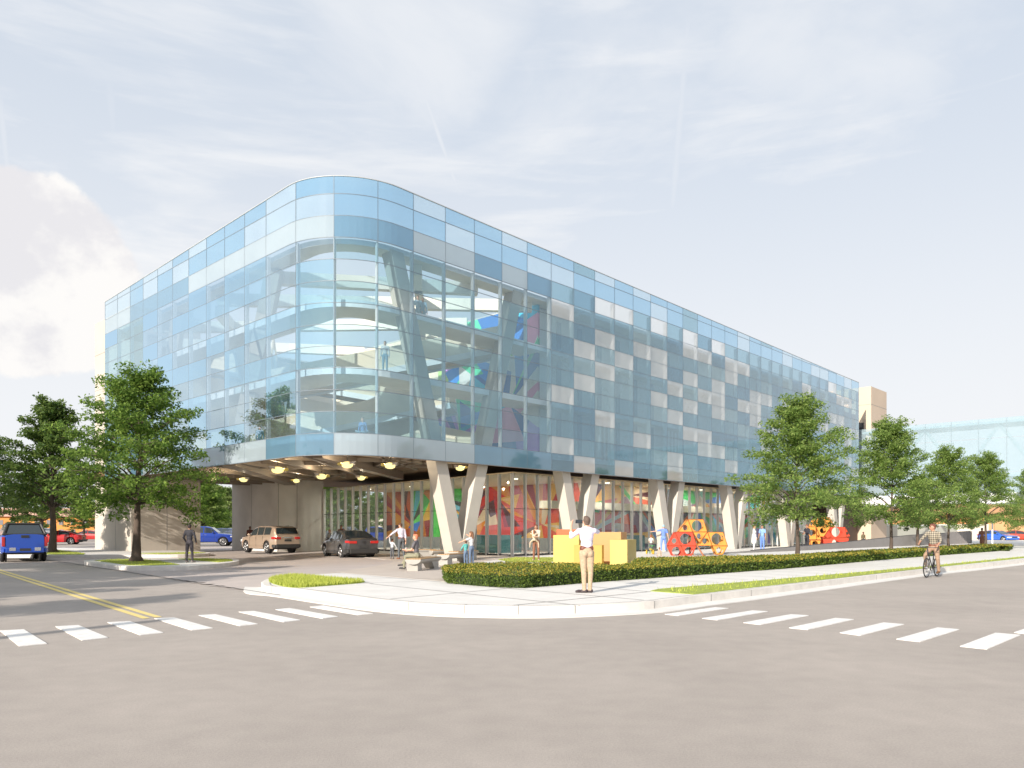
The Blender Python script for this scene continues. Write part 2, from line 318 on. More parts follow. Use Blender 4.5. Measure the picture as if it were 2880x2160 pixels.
# ================================================================ world, sun, camera
W=bpy.data.worlds.new("World"); sc.world=W; W.use_nodes=True
SUN_AZ=math.atan2(-.53,-.848); SUN_EL=R(21.5)          # direction towards the sun: behind and left of the camera
def build_world():
    t=W.node_tree; N=t.nodes; L=t.links; bg=N['Background']; bg.inputs[1].default_value=.14
    sky=N.new('ShaderNodeTexSky'); sky.sky_type='NISHITA'; sky.sun_disc=False; sky.sun_elevation=SUN_EL
    sky.sun_rotation=math.atan2(-.53,-.848); sky.air_density=1.0; sky.dust_density=1.4; sky.ozone_density=1.2; sky.altitude=0
    tc=N.new('ShaderNodeTexCoord'); nrm=N.new('ShaderNodeVectorMath'); nrm.operation='NORMALIZE'; L.new(tc.outputs['Generated'],nrm.inputs[0]); D=nrm.outputs[0]
    sep=N.new('ShaderNodeSeparateXYZ'); L.new(D,sep.inputs[0])
    def math_(op,a,b=None,clamp=False):
        m=N.new('ShaderNodeMath'); m.operation=op; m.use_clamp=clamp
        for i,x in enumerate((a,b)):
            if x is None: continue
            if isinstance(x,(int,float)): m.inputs[i].default_value=x
            else: L.new(x,m.inputs[i])
        return m.outputs[0]
    def noise(scale,det,stretch,loc=(0,0,0),dist=0,rot=(0,0,0)):
        mp=N.new('ShaderNodeMapping'); mp.inputs['Scale'].default_value=stretch; mp.inputs['Location'].default_value=loc; mp.inputs['Rotation'].default_value=rot
        L.new(D,mp.inputs[0]); n=N.new('ShaderNodeTexNoise'); n.inputs['Scale'].default_value=scale; n.inputs['Detail'].default_value=det; n.inputs['Distortion'].default_value=dist
        n.inputs['Roughness'].default_value=.58; L.new(mp.outputs[0],n.inputs['Vector']); return n.outputs['Fac']
    def mrange(x,a,b,c=0,d=1):
        m=N.new('ShaderNodeMapRange'); m.interpolation_type='SMOOTHSTEP'
        for i,k in enumerate((a,b,c,d),1): m.inputs[i].default_value=k
        L.new(x,m.inputs[0]); return m.outputs[0]
    def dotn(v):
        m=N.new('ShaderNodeVectorMath'); m.operation='DOT_PRODUCT'; L.new(D,m.inputs[0]); m.inputs[1].default_value=v; return m.outputs['Value']
    def pdir(px,py): return Vector(((px-CX)/F,1,(HZ-py)/F)).normalized()
    veil=mrange(noise(1.7,8,(1,1,2.6),(.3,.1,0),.5,(.1,.25,.3)),.40,.68,0,.75)       # thin high cloud
    streak=mrange(noise(5,8,(1,1,7),(2,1,0),.35,(.1,.32,.1)),.44,.72,0,.36)
    horizon=mrange(sep.outputs['Z'],.05,.55,.9,0)
    cl=math_('MAXIMUM',math_('ADD',veil,streak,True),horizon)
    n3=noise(5.5,9,(1,1,1.3),(.7,0,.2))
    n4=noise(3.2,8,(1,1,2.2),(.2,.4,.9),.4)
    n5=noise(9,9,(1,1,1.2),(1.7,.3,.2))
    c=pdir(60,760); d=dotn(tuple(c)); low=mrange(d,math.cos(R(9)),math.cos(R(1.5)))        # the heaped cloud beyond the left end
    cum=mrange(math_('ADD',low,math_('ADD',math_('MULTIPLY',n3,1.0),math_('MULTIPLY',n5,.7))),1.38,1.5)
    c2=pdir(1180,20); d2=mrange(dotn(tuple(c2)),math.cos(R(10)),math.cos(R(1))); cum2=mrange(math_('ADD',math_('MULTIPLY',d2,.6),math_('MULTIPLY',n4,1.6)),.9,1.5,0,.6)
    c3=pdir(2400,60); d3=mrange(dotn(tuple(c3)),math.cos(R(11)),math.cos(R(1))); cum3=mrange(math_('ADD',math_('MULTIPLY',d3,.6),math_('MULTIPLY',n4,1.6)),.95,1.5,0,.55)
    cl=math_('MAXIMUM',math_('MAXIMUM',cl,cum2),cum3)
    def trail(p,q,w,s):
        a=pdir(*p); b=pdir(*q); nn=a.cross(b).normalized(); mid=(a+b).normalized(); half=a.dot(mid)
        ab=math_('ABSOLUTE',dotn(tuple(nn))); wob=math_('ADD',ab,math_('MULTIPLY',noise(30,3,(1,1,1)),w*.6))
        return math_('MULTIPLY',mrange(wob,w*.3,w*1.6,s,0),mrange(dotn(tuple(mid)),half-.002,half+(1-half)*.35))
    for q in (((1120,60),(1290,540),.004,.5),((1935,60),(1890,600),.007,.35),((5,330),(30,560),.005,.4),((310,250),(335,620),.007,.2)):
        cl=math_('MAXIMUM',cl,trail(*q))
    mx=N.new('ShaderNodeMix'); mx.data_type='RGBA'; L.new(cl,mx.inputs['Factor'])
    hz=N.new('ShaderNodeMix'); hz.data_type='RGBA'; hz.inputs['Factor'].default_value=.9; L.new(sky.outputs[0],hz.inputs[6]); hz.inputs[7].default_value=(3.65,3.98,4.45,1); L.new(hz.outputs[2],mx.inputs[6]); mx.inputs[7].default_value=(4.85,4.9,5.0,1)
    rs=mrange(n5,.40,.56); cc=N.new('ShaderNodeMix'); cc.data_type='RGBA'; L.new(rs,cc.inputs['Factor']); cc.inputs[6].default_value=(4.35,4.3,4.45,1); cc.inputs[7].default_value=(5.2,5.1,5.0,1)
    m2=N.new('ShaderNodeMix'); m2.data_type='RGBA'; L.new(cum,m2.inputs['Factor']); L.new(mx.outputs[2],m2.inputs[6]); L.new(cc.outputs[2],m2.inputs[7])
    L.new(m2.outputs[2],bg.inputs[0])
build_world()
sl=bpy.data.lights.new('sun','SUN'); sl.energy=5.0; sl.angle=R(.5); sl.color=(1,.90,.78); so=bpy.data.objects.new('sun',sl); COL.objects.link(so)
sd=Vector((-.53,-.848,0)).normalized()*math.cos(SUN_EL)+Vector((0,0,math.sin(SUN_EL))); so.rotation_euler=sd.to_track_quat('Z','Y').to_euler(); so.location=(-20,-20,30)
cam=bpy.data.cameras.new('camera'); co=bpy.data.objects.new('camera',cam); COL.objects.link(co); sc.camera=co
co.location=(0,0,H); co.rotation_euler=(R(90),0,0); cam.sensor_width=36; cam.lens=F/2880*36; cam.shift_y=(HZ-1080)/2880; cam.clip_end=4000
vs=sc.view_settings; vs.view_transform='Standard'; vs.look='None'; vs.exposure=.45; vs.gamma=1; vs.use_curve_mapping=False
cy=sc.cycles; cy.max_bounces=8; cy.transparent_max_bounces=24; cy.diffuse_bounces=3; cy.glossy_bounces=3; cy.transmission_bounces=4; cy.use_denoising=True
cy.sample_clamp_indirect=6; cy.caustics_reflective=False; cy.caustics_refractive=False
# ================================================================ common materials
M_CONC=mat('concrete',(.52,.485,.435),.8,noise=.06,scale=1.2,bump=.15,bscale=18)
M_PIER=mat('board_concrete',(.66,.635,.60),.8,noise=.10,scale=.7,bump=.2,bscale=12)
M_WALK=mat('sidewalk_concrete',(.68,.665,.64),.85,noise=.05,scale=2,bump=.1,bscale=60)
M_KERB=mat('kerb_concrete',(.66,.63,.59),.8,noise=.07,scale=4,bump=.1,bscale=60)
M_JOINT=mat('joint',(.30,.29,.28),.9)
M_ASPH=mat('asphalt',(.39,.35,.318),.92,noise=.085,scale=.35,bump=.5,bscale=160)
M_LANE=mat('lane_asphalt',(.46,.41,.385),.9,noise=.06,scale=.8,bump=.4,bscale=120)
M_PLAZA=mat('plaza_paving',(.50,.44,.39),.85,noise=.05,scale=1.5,bump=.1,bscale=50)
M_PAINT=mat('white_road_paint',(.74,.73,.71),.7,noise=.10,scale=9,bump=.15,bscale=80)
def grain(m,s1,a1,s2,a2):
    t=m.node_tree; N=t.nodes; L=t.links; bs=N['Principled BSDF']; src=bs.inputs['Base Color'].links[0].from_socket; tc=[n for n in N if n.type=='TEX_COORD'][0]
    for s_,a_ in ((s1,a1),(s2,a2)):
        n=N.new('ShaderNodeTexNoise'); n.inputs['Scale'].default_value=s_; n.inputs['Detail'].default_value=8; L.new(tc.outputs['Object'],n.inputs['Vector'])
        r=N.new('ShaderNodeMapRange'); r.inputs[1].default_value=.3; r.inputs[2].default_value=.7; r.inputs[3].default_value=1-a_; r.inputs[4].default_value=1+a_; L.new(n.outputs['Fac'],r.inputs[0])
        v=N.new('ShaderNodeVectorMath'); v.operation='SCALE'; L.new(src,v.inputs[0]); L.new(r.outputs[0],v.inputs['Scale']); src=v.outputs[0]
    L.new(src,bs.inputs['Base Color'])
grain(M_ASPH,3.0,.05,55,.10); grain(M_WALK,1.3,.035,40,.03); grain(M_KERB,2.2,.05,40,.03); grain(M_PAINT,4,.05,45,.06)
M_YEL=mat('yellow_road_paint',(.72,.58,.22),.7,noise=.08,scale=12)
M_BLACK=mat('black_line',(.03,.03,.03),.8)
M_WHITE=mat('white_metal',(.78,.80,.82),.45)
M_GREY=mat('grey_metal',(.42,.43,.44),.4,metal=.3)
M_DARK=mat('dark_metal',(.06,.06,.065),.4)
M_GRASS=mat('grass_ground',(.30,.36,.06),.95,noise=.25,scale=6,bump=.4,bscale=60)
M_BLADE=leafmat('grass_blade',(.36,.44,.07),(.62,.66,.15),.4)
# ================================================================ ground
def sheet(name,poly,z0,z1,m,ms=None):
    b=MB(); b.prism([(p[0],p[1]) for p in poly],z0,z1,0,1 if ms else 0); o=b.build(name,[m,ms] if ms else m); return struct(o)
def crv(pts,n=6):
    out=[]; P=[Vector((p[0],p[1],0)) for p in pts]; P=[2*P[0]-P[1]]+P+[2*P[-1]-P[-2]]
    for i in range(1,len(P)-2):
        for k in range(n):
            t=k/n; a,b,c,d=P[i-1:i+3]; out.append(.5*((2*b)+(c-a)*t+(2*a-5*b+4*c-d)*t*t+(3*b-a-3*c+d)*t**3))
    out.append(P[-2]); return out
M_FAR=mat('far_ground',(.33,.30,.26),.95,noise=.12,scale=.05)
sheet('ground',[(-1500,-400),(1500,-400),(1500,2500),(-1500,2500)],-1,-.012,M_FAR)
sheet('road',[(-120,-60),(120,-60),(120,220),(-120,220)],-.011,0,M_ASPH)
KT=.17
front=[G(*p,KT) for p in ((742,1645),(758,1650),(825,1655.5),(1065,1686.4),(1215,1699),(1350,1704),(1480,1705.5),(1617,1703),(1812,1693),(1957,1676),(2080,1662.7),(2200,1648.4),(2586,1603),(2880,1574))]
dfar=(front[-1]-front[-3]).normalized(); front.append(front[-1]+dfar*60)
frontc=crv(front,6)
back=[G(*p,KT) for p in ((735,1637),(758,1628),(835,1619.5),(940,1611),(1042,1595),(1095,1585),(1107,1580),(1100,1575),(1078,1573),(1010,1566),(905,1551))]
backc=crv(back,5)
O=Vector((-7.17,30.43,0)); dR=Vector((.688,.7257,0)).normalized(); dL=Vector((-dR.y,dR.x,0)); BA=math.atan2(dR.y,dR.x)
def B2W(v,u,z=0): return O+dR*v+dL*u+Vector((0,0,z))
lot_edge=[B2W(15,23.6),B2W(15,34),B2W(90,34),B2W(90,-10)]
poly=list(frontc)+[Vector((90,85,0))]+[B2W(100,6),B2W(72,6),B2W(72,24)]+[B2W(17,24)]+[backc[-1]]+backc[::-1][1:]
inner=[p for p in poly]
def offset_line(pts,d):
    out=[]
    for i,p in enumerate(pts):
        t=(Vector(pts[min(i+1,len(pts)-1)])-Vector(pts[max(i-1,0)])); t.z=0; t.normalize(); out.append(Vector((p[0]-t.y*d,p[1]+t.x*d,0)))
    return out
sheet('sidewalk',poly,-.01,KT,M_WALK,M_WALK)
# kerb ring and gutter along the front
kb=MB(); kl=(backc[2:8][::-1]+list(frontc)); k_out=offset_line(kl,-.004); k_in=offset_line(kl,.16); gt=offset_line(kl,-.5)
for i in range(len(kl)-1):
    a,b,c,d=k_out[i],k_out[i+1],k_in[i+1],k_in[i]; kb.add([(a.x,a.y,0),(b.x,b.y,0),(b.x,b.y,KT+.004),(a.x,a.y,KT+.004),(c.x,c.y,KT+.004),(d.x,d.y,KT+.004)],[(0,1,2,3),(3,2,4,5)],0)
struct(kb.build('kerb',M_KERB))
gb=MB()
for i in range(4,len(kl)-1):
    a,b,c,d=gt[i],gt[i+1],k_out[i+1],k_out[i]; gb.add([(a.x,a.y,.002),(b.x,b.y,.002),(b.x,b.y,.022),(a.x,a.y,.022),(c.x,c.y,.02),(d.x,d.y,.02)],[(0,1,2,3),(3,2,4,5)],0)
struct(gb.build('gutter',M_WALK))
def strip(mb,a,b,w,z,mi=0):
    a=Vector((a[0],a[1],0)); b=Vector((b[0],b[1],0)); t=(b-a).normalized(); n=Vector((-t.y,t.x,0))*w/2
    mb.add([(*(a-n).xy,z),(*(b-n).xy,z),(*(b+n).xy,z),(*(a+n).xy,z)],[(0,1,2,3)],mi)
jn=MB(); zj=KT+.006
for i in range(len(kl)-1): strip(jn,k_in[i],k_in[i+1],.026,KT+.0075)
for i in range(6,len(kl)-4,7):
    a,b=k_out[i],k_in[i]; strip(jn,a,b,.018,KT+.0085); jn.box((a.x,a.y,KT/2),(.02,.012,KT),math.atan2(b.y-a.y,b.x-a.x)-PI/2)
for p in (((1097,1685),(1480,1650)),((1440,1703),(1830,1664)),((1040,1642),(1630,1703)),((940,1611),(1240,1637)),((1255,1640),(1810,1688)),((870,1620),(1050,1641)),((1820,1664),(1640,1648)),((870,1646),(1180,1635)),((900,1625),(1210,1627))):
    strip(jn,G(*p[0],KT),G(*p[1],KT),.034,zj)
a0,a1=G(1660,1640,KT),G(2880,1546.5,KT); c0,c1=G(1829,1663,KT),G(2880,1565,KT)
for i in range(40):
    t=i*1.55; A=a0+(a1-a0).normalized()*(t+1.0); C=A+(Vector((1,-.92,0)).normalized())*2.3
    # cross joints between hedge and verge
    strip(jn,A,C,.03,zj)
struct(jn.build('sidewalk_joints',M_JOINT))
# plaza paving sheet (warm) between the corner walk and the lobby
pz=[G(*p,KT) for p in ((838,1618.5),(960,1611),(1300,1640),(1265,1612),(1290,1588),(1420,1571),(1500,1567),(1430,1561),(1200,1556),(1000,1557),(915,1552),(1010,1566),(1078,1573),(1100,1575),(1106,1580),(1095,1585),(1042,1595),(940,1609))]
sheet('plaza',pz,KT-.002,KT+.004,M_PLAZA)
lane=[G(*p) for p in ((108,1571),(788,1676.5),(905,1660),(1130,1600),(1120,1574),(930,1552),(700,1546),(640,1536),(300,1536),(-200,1536),(-400,1560))]
bl=[Vector((p[0],p[1],0)) for p in backc[14:]]
def lane_z(x,y):
    p=Vector((x,y,0)); d=1e9
    for a,c in zip(bl,bl[1:]):
        ac=c-a; t=max(0,min(1,(p-a).dot(ac)/max(ac.length_squared,1e-9))); d=min(d,(p-(a+ac*t)).length)
    # rises gently to meet the paving, flat elsewhere
    t=max(0,min(1,1-(d-.3)/4.5)); return .005+(KT-.012)*t*t*(3-2*t)
def inpoly(x,y,P):
    c=False; j=len(P)-1
    for i in range(len(P)):
        if (P[i][1]>y)!=(P[j][1]>y) and x<(P[j][0]-P[i][0])*(y-P[i][1])/(P[j][1]-P[i][1])+P[i][0]: c=not c
        j=i
    return c
bml=bmesh.new(); bmesh.ops.create_grid(bml,x_segments=110,y_segments=90,size=1)
for v in bml.verts: v.co=Vector((-30+v.co.x*28,42+v.co.y*27,0)); v.co.z=lane_z(v.co.x,v.co.y)
bmesh.ops.delete(bml,geom=[f for f in bml.faces if not inpoly(f.calc_center_median().x,f.calc_center_median().y,lane)],context='FACES')
ml=bpy.data.meshes.new('drop_off_lane'); bml.to_mesh(ml); bml.free(); ml.materials.append(M_LANE); ol=bpy.data.objects.new('drop_off_lane',ml); COL.objects.link(ol); struct(ol)
lb=MB()
L0=[G(*p) for p in ((-60,1546),(108,1570.8),(450,1624),(788,1676))]
for a,b in zip(L0,L0[1:]): strip(lb,a,b,.05,.022)
struct(lb.build('lane_edge_line',M_BLACK))
# markings
def marks(name,quads,m,z=.012):
    b=MB()
    for q in quads: b.prism([tuple(G(*p,z).xy) for p in q],.0008,z)
    struct(b.build(name,m))
s=2.765
def Q(ox,oy,pts): return [(ox+x/s,oy+y/s) for x,y in pts]
left=[Q(0,1500,((0,755),(185,745),(365,855),(150,875))),Q(0,1500,((430,722),(610,712),(840,808),(640,830))),Q(0,1500,((835,690),(1010,682),(1270,770),(1090,788))),
 Q(0,1500,((1200,660),(1355,653),(1655,735),(1490,750))),Q(0,1500,((1545,635),(1675,628),(2005,703),(1865,717))),
 Q(680,1520,((-25,553),(95,547),(455,617),(325,632))),Q(680,1520,((262,535),(370,525),(750,590),(630,605))),Q(680,1520,((530,515),(635,505),(1020,567),(905,577)))]
right=[Q(1400,1520,((1300,572),(1690,518),(1795,525),(1405,583))),Q(1400,1520,((1590,603),(1980,543),(2100,550),(1710,617))),
 [(2092.6,1750.4),(2246,1713),(2159.6+0,1716),(2137,1755.8)],
 Q(2080,1500,((30,692),(400,628),(540,637),(165,708))),Q(2080,1500,((385,732),(745,657),(890,667),(530,747))),Q(2080,1500,((780,770),(1120,692),(1280,705),(940,792))),
 Q(2080,1500,((1220,820),(1540,730),(1710,745),(1405,840))),Q(2080,1500,((1715,875),(1990,772),(2185,788),(1925,898))),Q(2080,1500,((2135,768),(2370,690),(2560,704),(2330,790)))]
del right[2]
marks('crosswalk_marking',left,M_PAINT); marks('crosswalk_marking',right,M_PAINT)
y0=Q(0,1500,((0,285),(1200,655),(1245,651),(20,285))); y1=Q(0,1500,((0,305),(1090,664),(1150,660),(0,295)))
yb=MB()
for (a,b) in (((-2,1603.2),(446,1736.5)),((-2,1609.5),(412,1740))):
    A,B_=G(*a),G(*b); A=A+(A-B_).normalized()*60; strip(yb,A,B_,.13,.006)
struct(yb.build('centre_line',M_YEL))
# grass sheets and blades
def grass(name,pts,z,n,hh=.09,dens_near=True,seed=1):
    sheet(name,pts,z-.01,z+.014,M_GRASS)
    rng=np.random.default_rng(seed); P=np.array([(p[0],p[1]) for p in pts]); lo,hi=P.min(0),P.max(0)
    q=rng.uniform(lo,hi,(n*5,2)); ins=np.zeros(len(q),bool); j=len(P)-1
    for i in range(len(P)):
        c=((P[i,1]>q[:,1])!=(P[j,1]>q[:,1]))&(q[:,0]<(P[j,0]-P[i,0])*(q[:,1]-P[i,1])/(P[j,1]-P[i,1]+1e-12)+P[i,0]); ins^=c; j=i
    q=q[ins][:n]; n=len(q); a=rng.uniform(0,2*PI,n); w=.012; h=rng.uniform(.4,1,n)*hh; ln=rng.uniform(-.4,.4,(n,2))*h[:,None]
    d=np.stack([np.cos(a),np.sin(a)],1)*w; c=np.empty((n,3,3)); c[:,0,:2]=q-d; c[:,1,:2]=q+d; c[:,2,:2]=q+ln; c[:,:2,2]=z+.012; c[:,2,2]=z+.012+h
    o=quads_mesh('grass',c,M_BLADE,None,3); struct(o,'stuff')
wedge=crv([G(*p,KT) for p in ((758,1634),(775,1626),(836,1620.5),(925,1629),(1027,1637.5),(930,1647),(826,1653.5),(775,1644),(757,1637))],3)
grass('grass_bed',wedge,KT,9000,.13,seed=2)
verge=[G(*p,KT) for p in ((1829,1663),(1852,1657.4),(2200,1628.5),(2586,1594.8),(2880,1565.5),(2880,1570.5),(2586,1600.5),(2200,1643.5),(2080,1657),(1950,1672))]
ext=(verge[4]-verge[3]).normalized()*60; verge[4:6]=[verge[4]+ext,verge[5]+ext]
grass('grass_verge',verge,KT,26000,.10,seed=3)
terr_g=[G(*p,KT) for p in ((1400,1574),(1450,1568),(1560,1568),(1600,1573),(1560,1580),(1440,1582))]
grass('grass_patch',terr_g,KT,1500,.06,seed=4)
def island(pts,gr,name):
    top=crv([G(*p,KT) for p in pts]+[G(*pts[0],KT)],4); sheet(name,top,-.01,KT,M_WALK,M_KERB)
    for i,g in enumerate(gr): grass('grass_bed',[G(*p,KT) for p in g],KT,1800,.05,seed=7+i)
island([(237,1580),(342,1591.5),(440,1593),(533,1591.5),(629,1584),(664,1579),(672,1575),(655,1571),(560,1569.5),(400,1570),(253,1574.5)],
       [((266,1576.5),(330,1573),(390,1573),(440,1577),(505,1588.5),(430,1590.5),(362,1590)),((500,1572),(580,1571),(650,1574.5),(655,1578),(615,1581.5),(560,1577))],'traffic_island')
island([(-60,1559),(108,1561),(250,1561),(394,1560.5),(500,1560),(560,1558),(590,1555.5),(575,1552),(480,1548),(330,1545),(200,1541),(60,1541),(-60,1544)],
       [((112,1549),(160,1546.5),(200,1551),(240,1557),(235,1560),(160,1560.3),(112,1559)),((385,1556.4),(470,1555.5),(545,1553.5),(580,1555),(545,1557.5),(450,1558.6))],'traffic_island')
# ================================================================ the glass building
BZ=4.72; ROW=.907
bld=thing('glass_building','long building with rounded glass corner raised on concrete V columns','building',O,BA)
S_PX=[296,329.8,365.7,402,442.7,485,530.3,580,631,687.3,747.6,831.5,939,1063,1163,1253,1334.6,1412,1483]
RC=3.3; UL=25.24; VR=58.6; LA=UL-RC; LC=RC*PI/2; LB=VR-RC
def path(s):                                     # s from the left end; returns local (v,u) and outward normal
    if s<=LA: return (0.0,UL-s),(-1,0)
    if s<=LA+LC:
        a=(s-LA)/RC; return (RC-RC*math.cos(a),RC-RC*math.sin(a)),(-math.cos(a),-math.sin(a))
    return (RC+(s-LA-LC),0.0),(0,-1)
def s_px(px):
    lo,hi=0,LA+LC+LB
    def X(s):
        (v,u),_=path(s); w=B2W(v,u); return w.x/w.y*F+CX
    for _ in range(50):
        m=(lo+hi)/2
        if X(m)<px: lo=m
        else: hi=m
    return (lo+hi)/2
SB=[s_px(p) for p in S_PX]; SB[0]=0.0; rem=(LA+LC+LB-SB[-1])/25; SB+= [SB[-1]+rem*(i+1) for i in range(25)]
NCOL=len(SB)-1
def toprow(s):
    if s<LA: return 12.25+.55*s/LA
    v=s-LA-LC
    return 12.8 if v<0 else max(12.02,12.8-v*.0145)
GK={'clear':glass('glass_clear',(.91,.955,.98),.05,(.55,.74,.86),5.0,gcol=(.66,.84,.97)),'pale':glass('glass_pale',(.96,.975,.98),.32,(.92,.94,.95),1.4),
    'blue':glass('glass_blue',(.64,.80,.87),.30,(.36,.56,.66),2.2),'deep':glass('glass_deep',(.52,.71,.81),.34,(.26,.46,.58),2.3),'haze':glass('glass_haze',(.78,.89,.93),.30,(.48,.65,.72),2.0),'mid':glass('glass_mid',(.80,.915,.965),.13,(.40,.66,.82),6.5,gcol=(.58,.80,.96)),
    'open':glass('glass_open',(.91,.955,.97),.05,(.50,.68,.78),2.2,gcol=(.72,.88,.97)),'tint':glass('glass_tint',(.78,.89,.93),.13,(.50,.68,.77),2.6,gcol=(.66,.84,.96)),
    'top':glass('glass_top',(.72,.86,.95),.15,(.36,.62,.80),2.5,gcol=(.8,.92,1)),'light':glass('glass_light',(.84,.92,.97),.16,(.66,.82,.92),2.0),
    'frost':glass('glass_frost',(.6,.68,.72),.66,(.58,.68,.75),1.6),'slate':glass('glass_slate',(.45,.62,.74),.56,(.27,.47,.62),2.2)}
rng=random.Random(11); panels=[]; PALE=set()
def kind(c,r):
    x=rng.random()
    if r>=11: return 'light' if x<.34 else ('top' if x<.85 or c<19 else 'blue')
    if c<19:
        if r==0: return 'slate' if x<.5 else 'frost'
        if r==10: return 'frost' if x<.5 else 'slate'
        if c<3: return 'blue' if x<.75 else 'mid'
        if c>11: return 'open' if x<.5 else 'tint'
        return 'clear' if x<.50 else 'mid'
    if r==10: return 'blue' if x<.5 else ('pale' if x<.8 else 'deep')
    near=(c-1,r) in PALE or (c,r-1) in PALE
    y=rng.random(); p=.42 if c<24 else .36
    if r<=3: p=.24
    if y<(p*.55 if near else p*1.25): PALE.add((c,r)); return 'pale'
    return 'blue' if x<.55 else ('deep' if x<.80 else 'haze')
GAP=.012; TH=.02
def panel_mb(c,r,mb,mi):
    s0,s1=SB[c]+GAP,SB[c+1]-GAP; z0=BZ+r*ROW+GAP
    n=6 if (s1>LA-.3 and s0<LA+LC+.3) else 1
    vs=[];
    for i in range(n+1):
        sq=s0+(s1-s0)*i/n; (v,u),(nv,nu)=path(sq); zt=BZ+min((r+1),toprow(sq))*ROW-GAP
        for off in (0,TH):
            for z in (z0,zt): vs.append((v-nv*off,u-nu*off,z))
    fs=[]
    for i in range(n):
        k=i*4; fs+=[(k,k+1,k+5,k+4),(k+2,k+6,k+7,k+3),(k+1,k+3,k+7,k+5),(k,k+4,k+6,k+2)]
    fs+=[(0,2,3,1),(n*4,n*4+1,n*4+3,n*4+2)]; mb.add(vs,fs,mi)
for c in range(NCOL):
    for r in range(13):
        if toprow((SB[c]+SB[c+1])/2)-r<.06: continue
        (v,u),_=path((SB[c]+SB[c+1])/2); w=B2W(v,u); (v0,u0),_=path(SB[c]); (v1,u1),_=path(SB[c+1]); p0=B2W(v0,u0); p1=B2W(v1,u1)
        area=abs(p1.x/p1.y-p0.x/p0.y)*F*min(1,toprow(SB[c])-r)*ROW/w.y*F; panels.append((area,c,r,kind(c,r)))
panels.sort(key=lambda q:-q[0]); order=list(GK)
for a,c,r,k in panels[:100]:
    b=MB(); panel_mb(c,r,b,0); b.build('glass_panel',GK[k],bld)
b=MB()
for a,c,r,k in panels[100:]: panel_mb(c,r,b,order.index(k))
struct(b.build('glass_panels',[GK[k] for k in order],bld),'stuff')
# dark joint lines (thin rails on the outside) and white mullion fins behind the glass
rl=MB()
def along(s0,s1,n=24):
    out=[s0+(s1-s0)*i/n for i in range(n+1)]; return out
ss=[0]+[LA]+[LA+LC*i/16 for i in range(1,17)]+[LA+LC+LB]
ssd=[LA*i/6 for i in range(7)]+[LA+LC*i/16 for i in range(1,17)]+[LA+LC+LB*i/10 for i in range(1,11)]
def rail(mb,s_list,zf,off0,off1,hz,mi=0):
    for i in range(len(s_list)-1):
        a,b_=s_list[i],s_list[i+1]; (v0,u0),(n0,m0)=path(a); (v1,u1),(n1,m1)=path(b_); za,zb=zf(a),zf(b_); vs=[]
        for (v,u,nx,ny,z) in ((v0,u0,n0,m0,za),(v1,u1,n1,m1,zb)):
            for o in (off0,off1):
                for dz in (-hz,hz): vs.append((v-nx*o,u-ny*o,z+dz))
        mb.add(vs,[(0,1,5,4),(2,6,7,3),(1,3,7,5),(0,4,6,2),(0,2,3,1),(4,5,7,6)],mi)
for r in range(0,13):
    lst=[q for q in ssd if toprow(q)-r>.04]
    rail(rl,lst,lambda q,r=r:BZ+r*ROW,.001,.03,.011 if r else .02,0)
rail(rl,ssd,lambda q:BZ+toprow(q)*ROW+.012,-.01,.05,.016,1)
for sq in SB:
    (v,u),(nv,nu)=path(sq); zt=BZ+toprow(sq)*ROW
    a=math.atan2(nu,nv); rl.box((v-nv*.014,u-nu*.014,(BZ+zt)/2),(.03,.018,zt-BZ-.01),a,0)
rl.build('joint_rail',[mat('joint_rail',(.16,.20,.24),.5),mat('coping',(.42,.45,.47),.6)],bld)
for i,sq in enumerate(SB):
    (v,u),(nv,nu)=path(sq); a=math.atan2(nu,nv); top=BZ+10*ROW if i<18 else BZ+11.0*ROW
    dep=.2 if i>18 else .16; wd=.13 if i>18 else .08; b=MB(); b.box((v-nv*(.06+dep/2),u-nu*(.06+dep/2),(BZ+top)/2),(dep,wd,top-BZ-.04),a); b.build('mullion',M_WHITE,bld)
# floor plates with white edge, roof
M_UNDER=mat('slab_underside',(.80,.76,.67),.8,noise=.05,scale=1); M_CREAM=mat('cream_wall',(.80,.70,.54),.8,noise=.04,scale=1); M_WOOD=mat('wood_panel',(.40,.26,.13),.6,noise=.25,scale=3,stretch=(1,1,8))
ATR=13.6                                        # the glazed hall ends here along the right side
def outline(off,vmax,umax,n=10):
    pts=[(off,umax)]
    for i in range(n+1):
        a=PI/2*i/n; pts.append((RC-(RC-off)*math.cos(a),RC-(RC-off)*math.sin(a)))
    pts+=[(vmax,off),(vmax,umax)]; return pts
def slab_ring(name,z,th,off,width):
    """floor edge running round behind both glass faces"""
    b=MB(); o=outline(off,VR-.2,UL-.1)[:-1]; i_=outline(off+width,VR-.2,UL-.1)[:-1]
    for k in range(len(o)-1):
        a,b_,c,d=o[k],o[k+1],i_[k+1],i_[k]
        vs=[(*a,z),(*b_,z),(*c,z),(*d,z),(*a,z-th),(*b_,z-th),(*c,z-th),(*d,z-th)]
        b.add(vs,[(0,3,2,1)],0); b.add(vs,[(4,5,6,7)],1); b.add(vs,[(0,1,5,4),(2,3,7,6)],2)
    return b.build(name,[M_CREAM,M_UNDER,M_WHITE],bld)
for z,w in ((5.62,3.6),(8.5,1.9),(11.35,1.7)): slab_ring('floor_slab',z,.30,.55,w)
b=MB(); b.bb(13.6,VR-.1,.4,UL+.1,13.75,13.85,1); b.bb(.5,13.59,UL-2.2,UL+.1,13.75,13.85,1); b.build('roof',[M_UNDER,mat('roof_top',(.5,.5,.48),.8)],bld)
o_=slab_ring('roof_edge',13.85,.22,.35,.9)
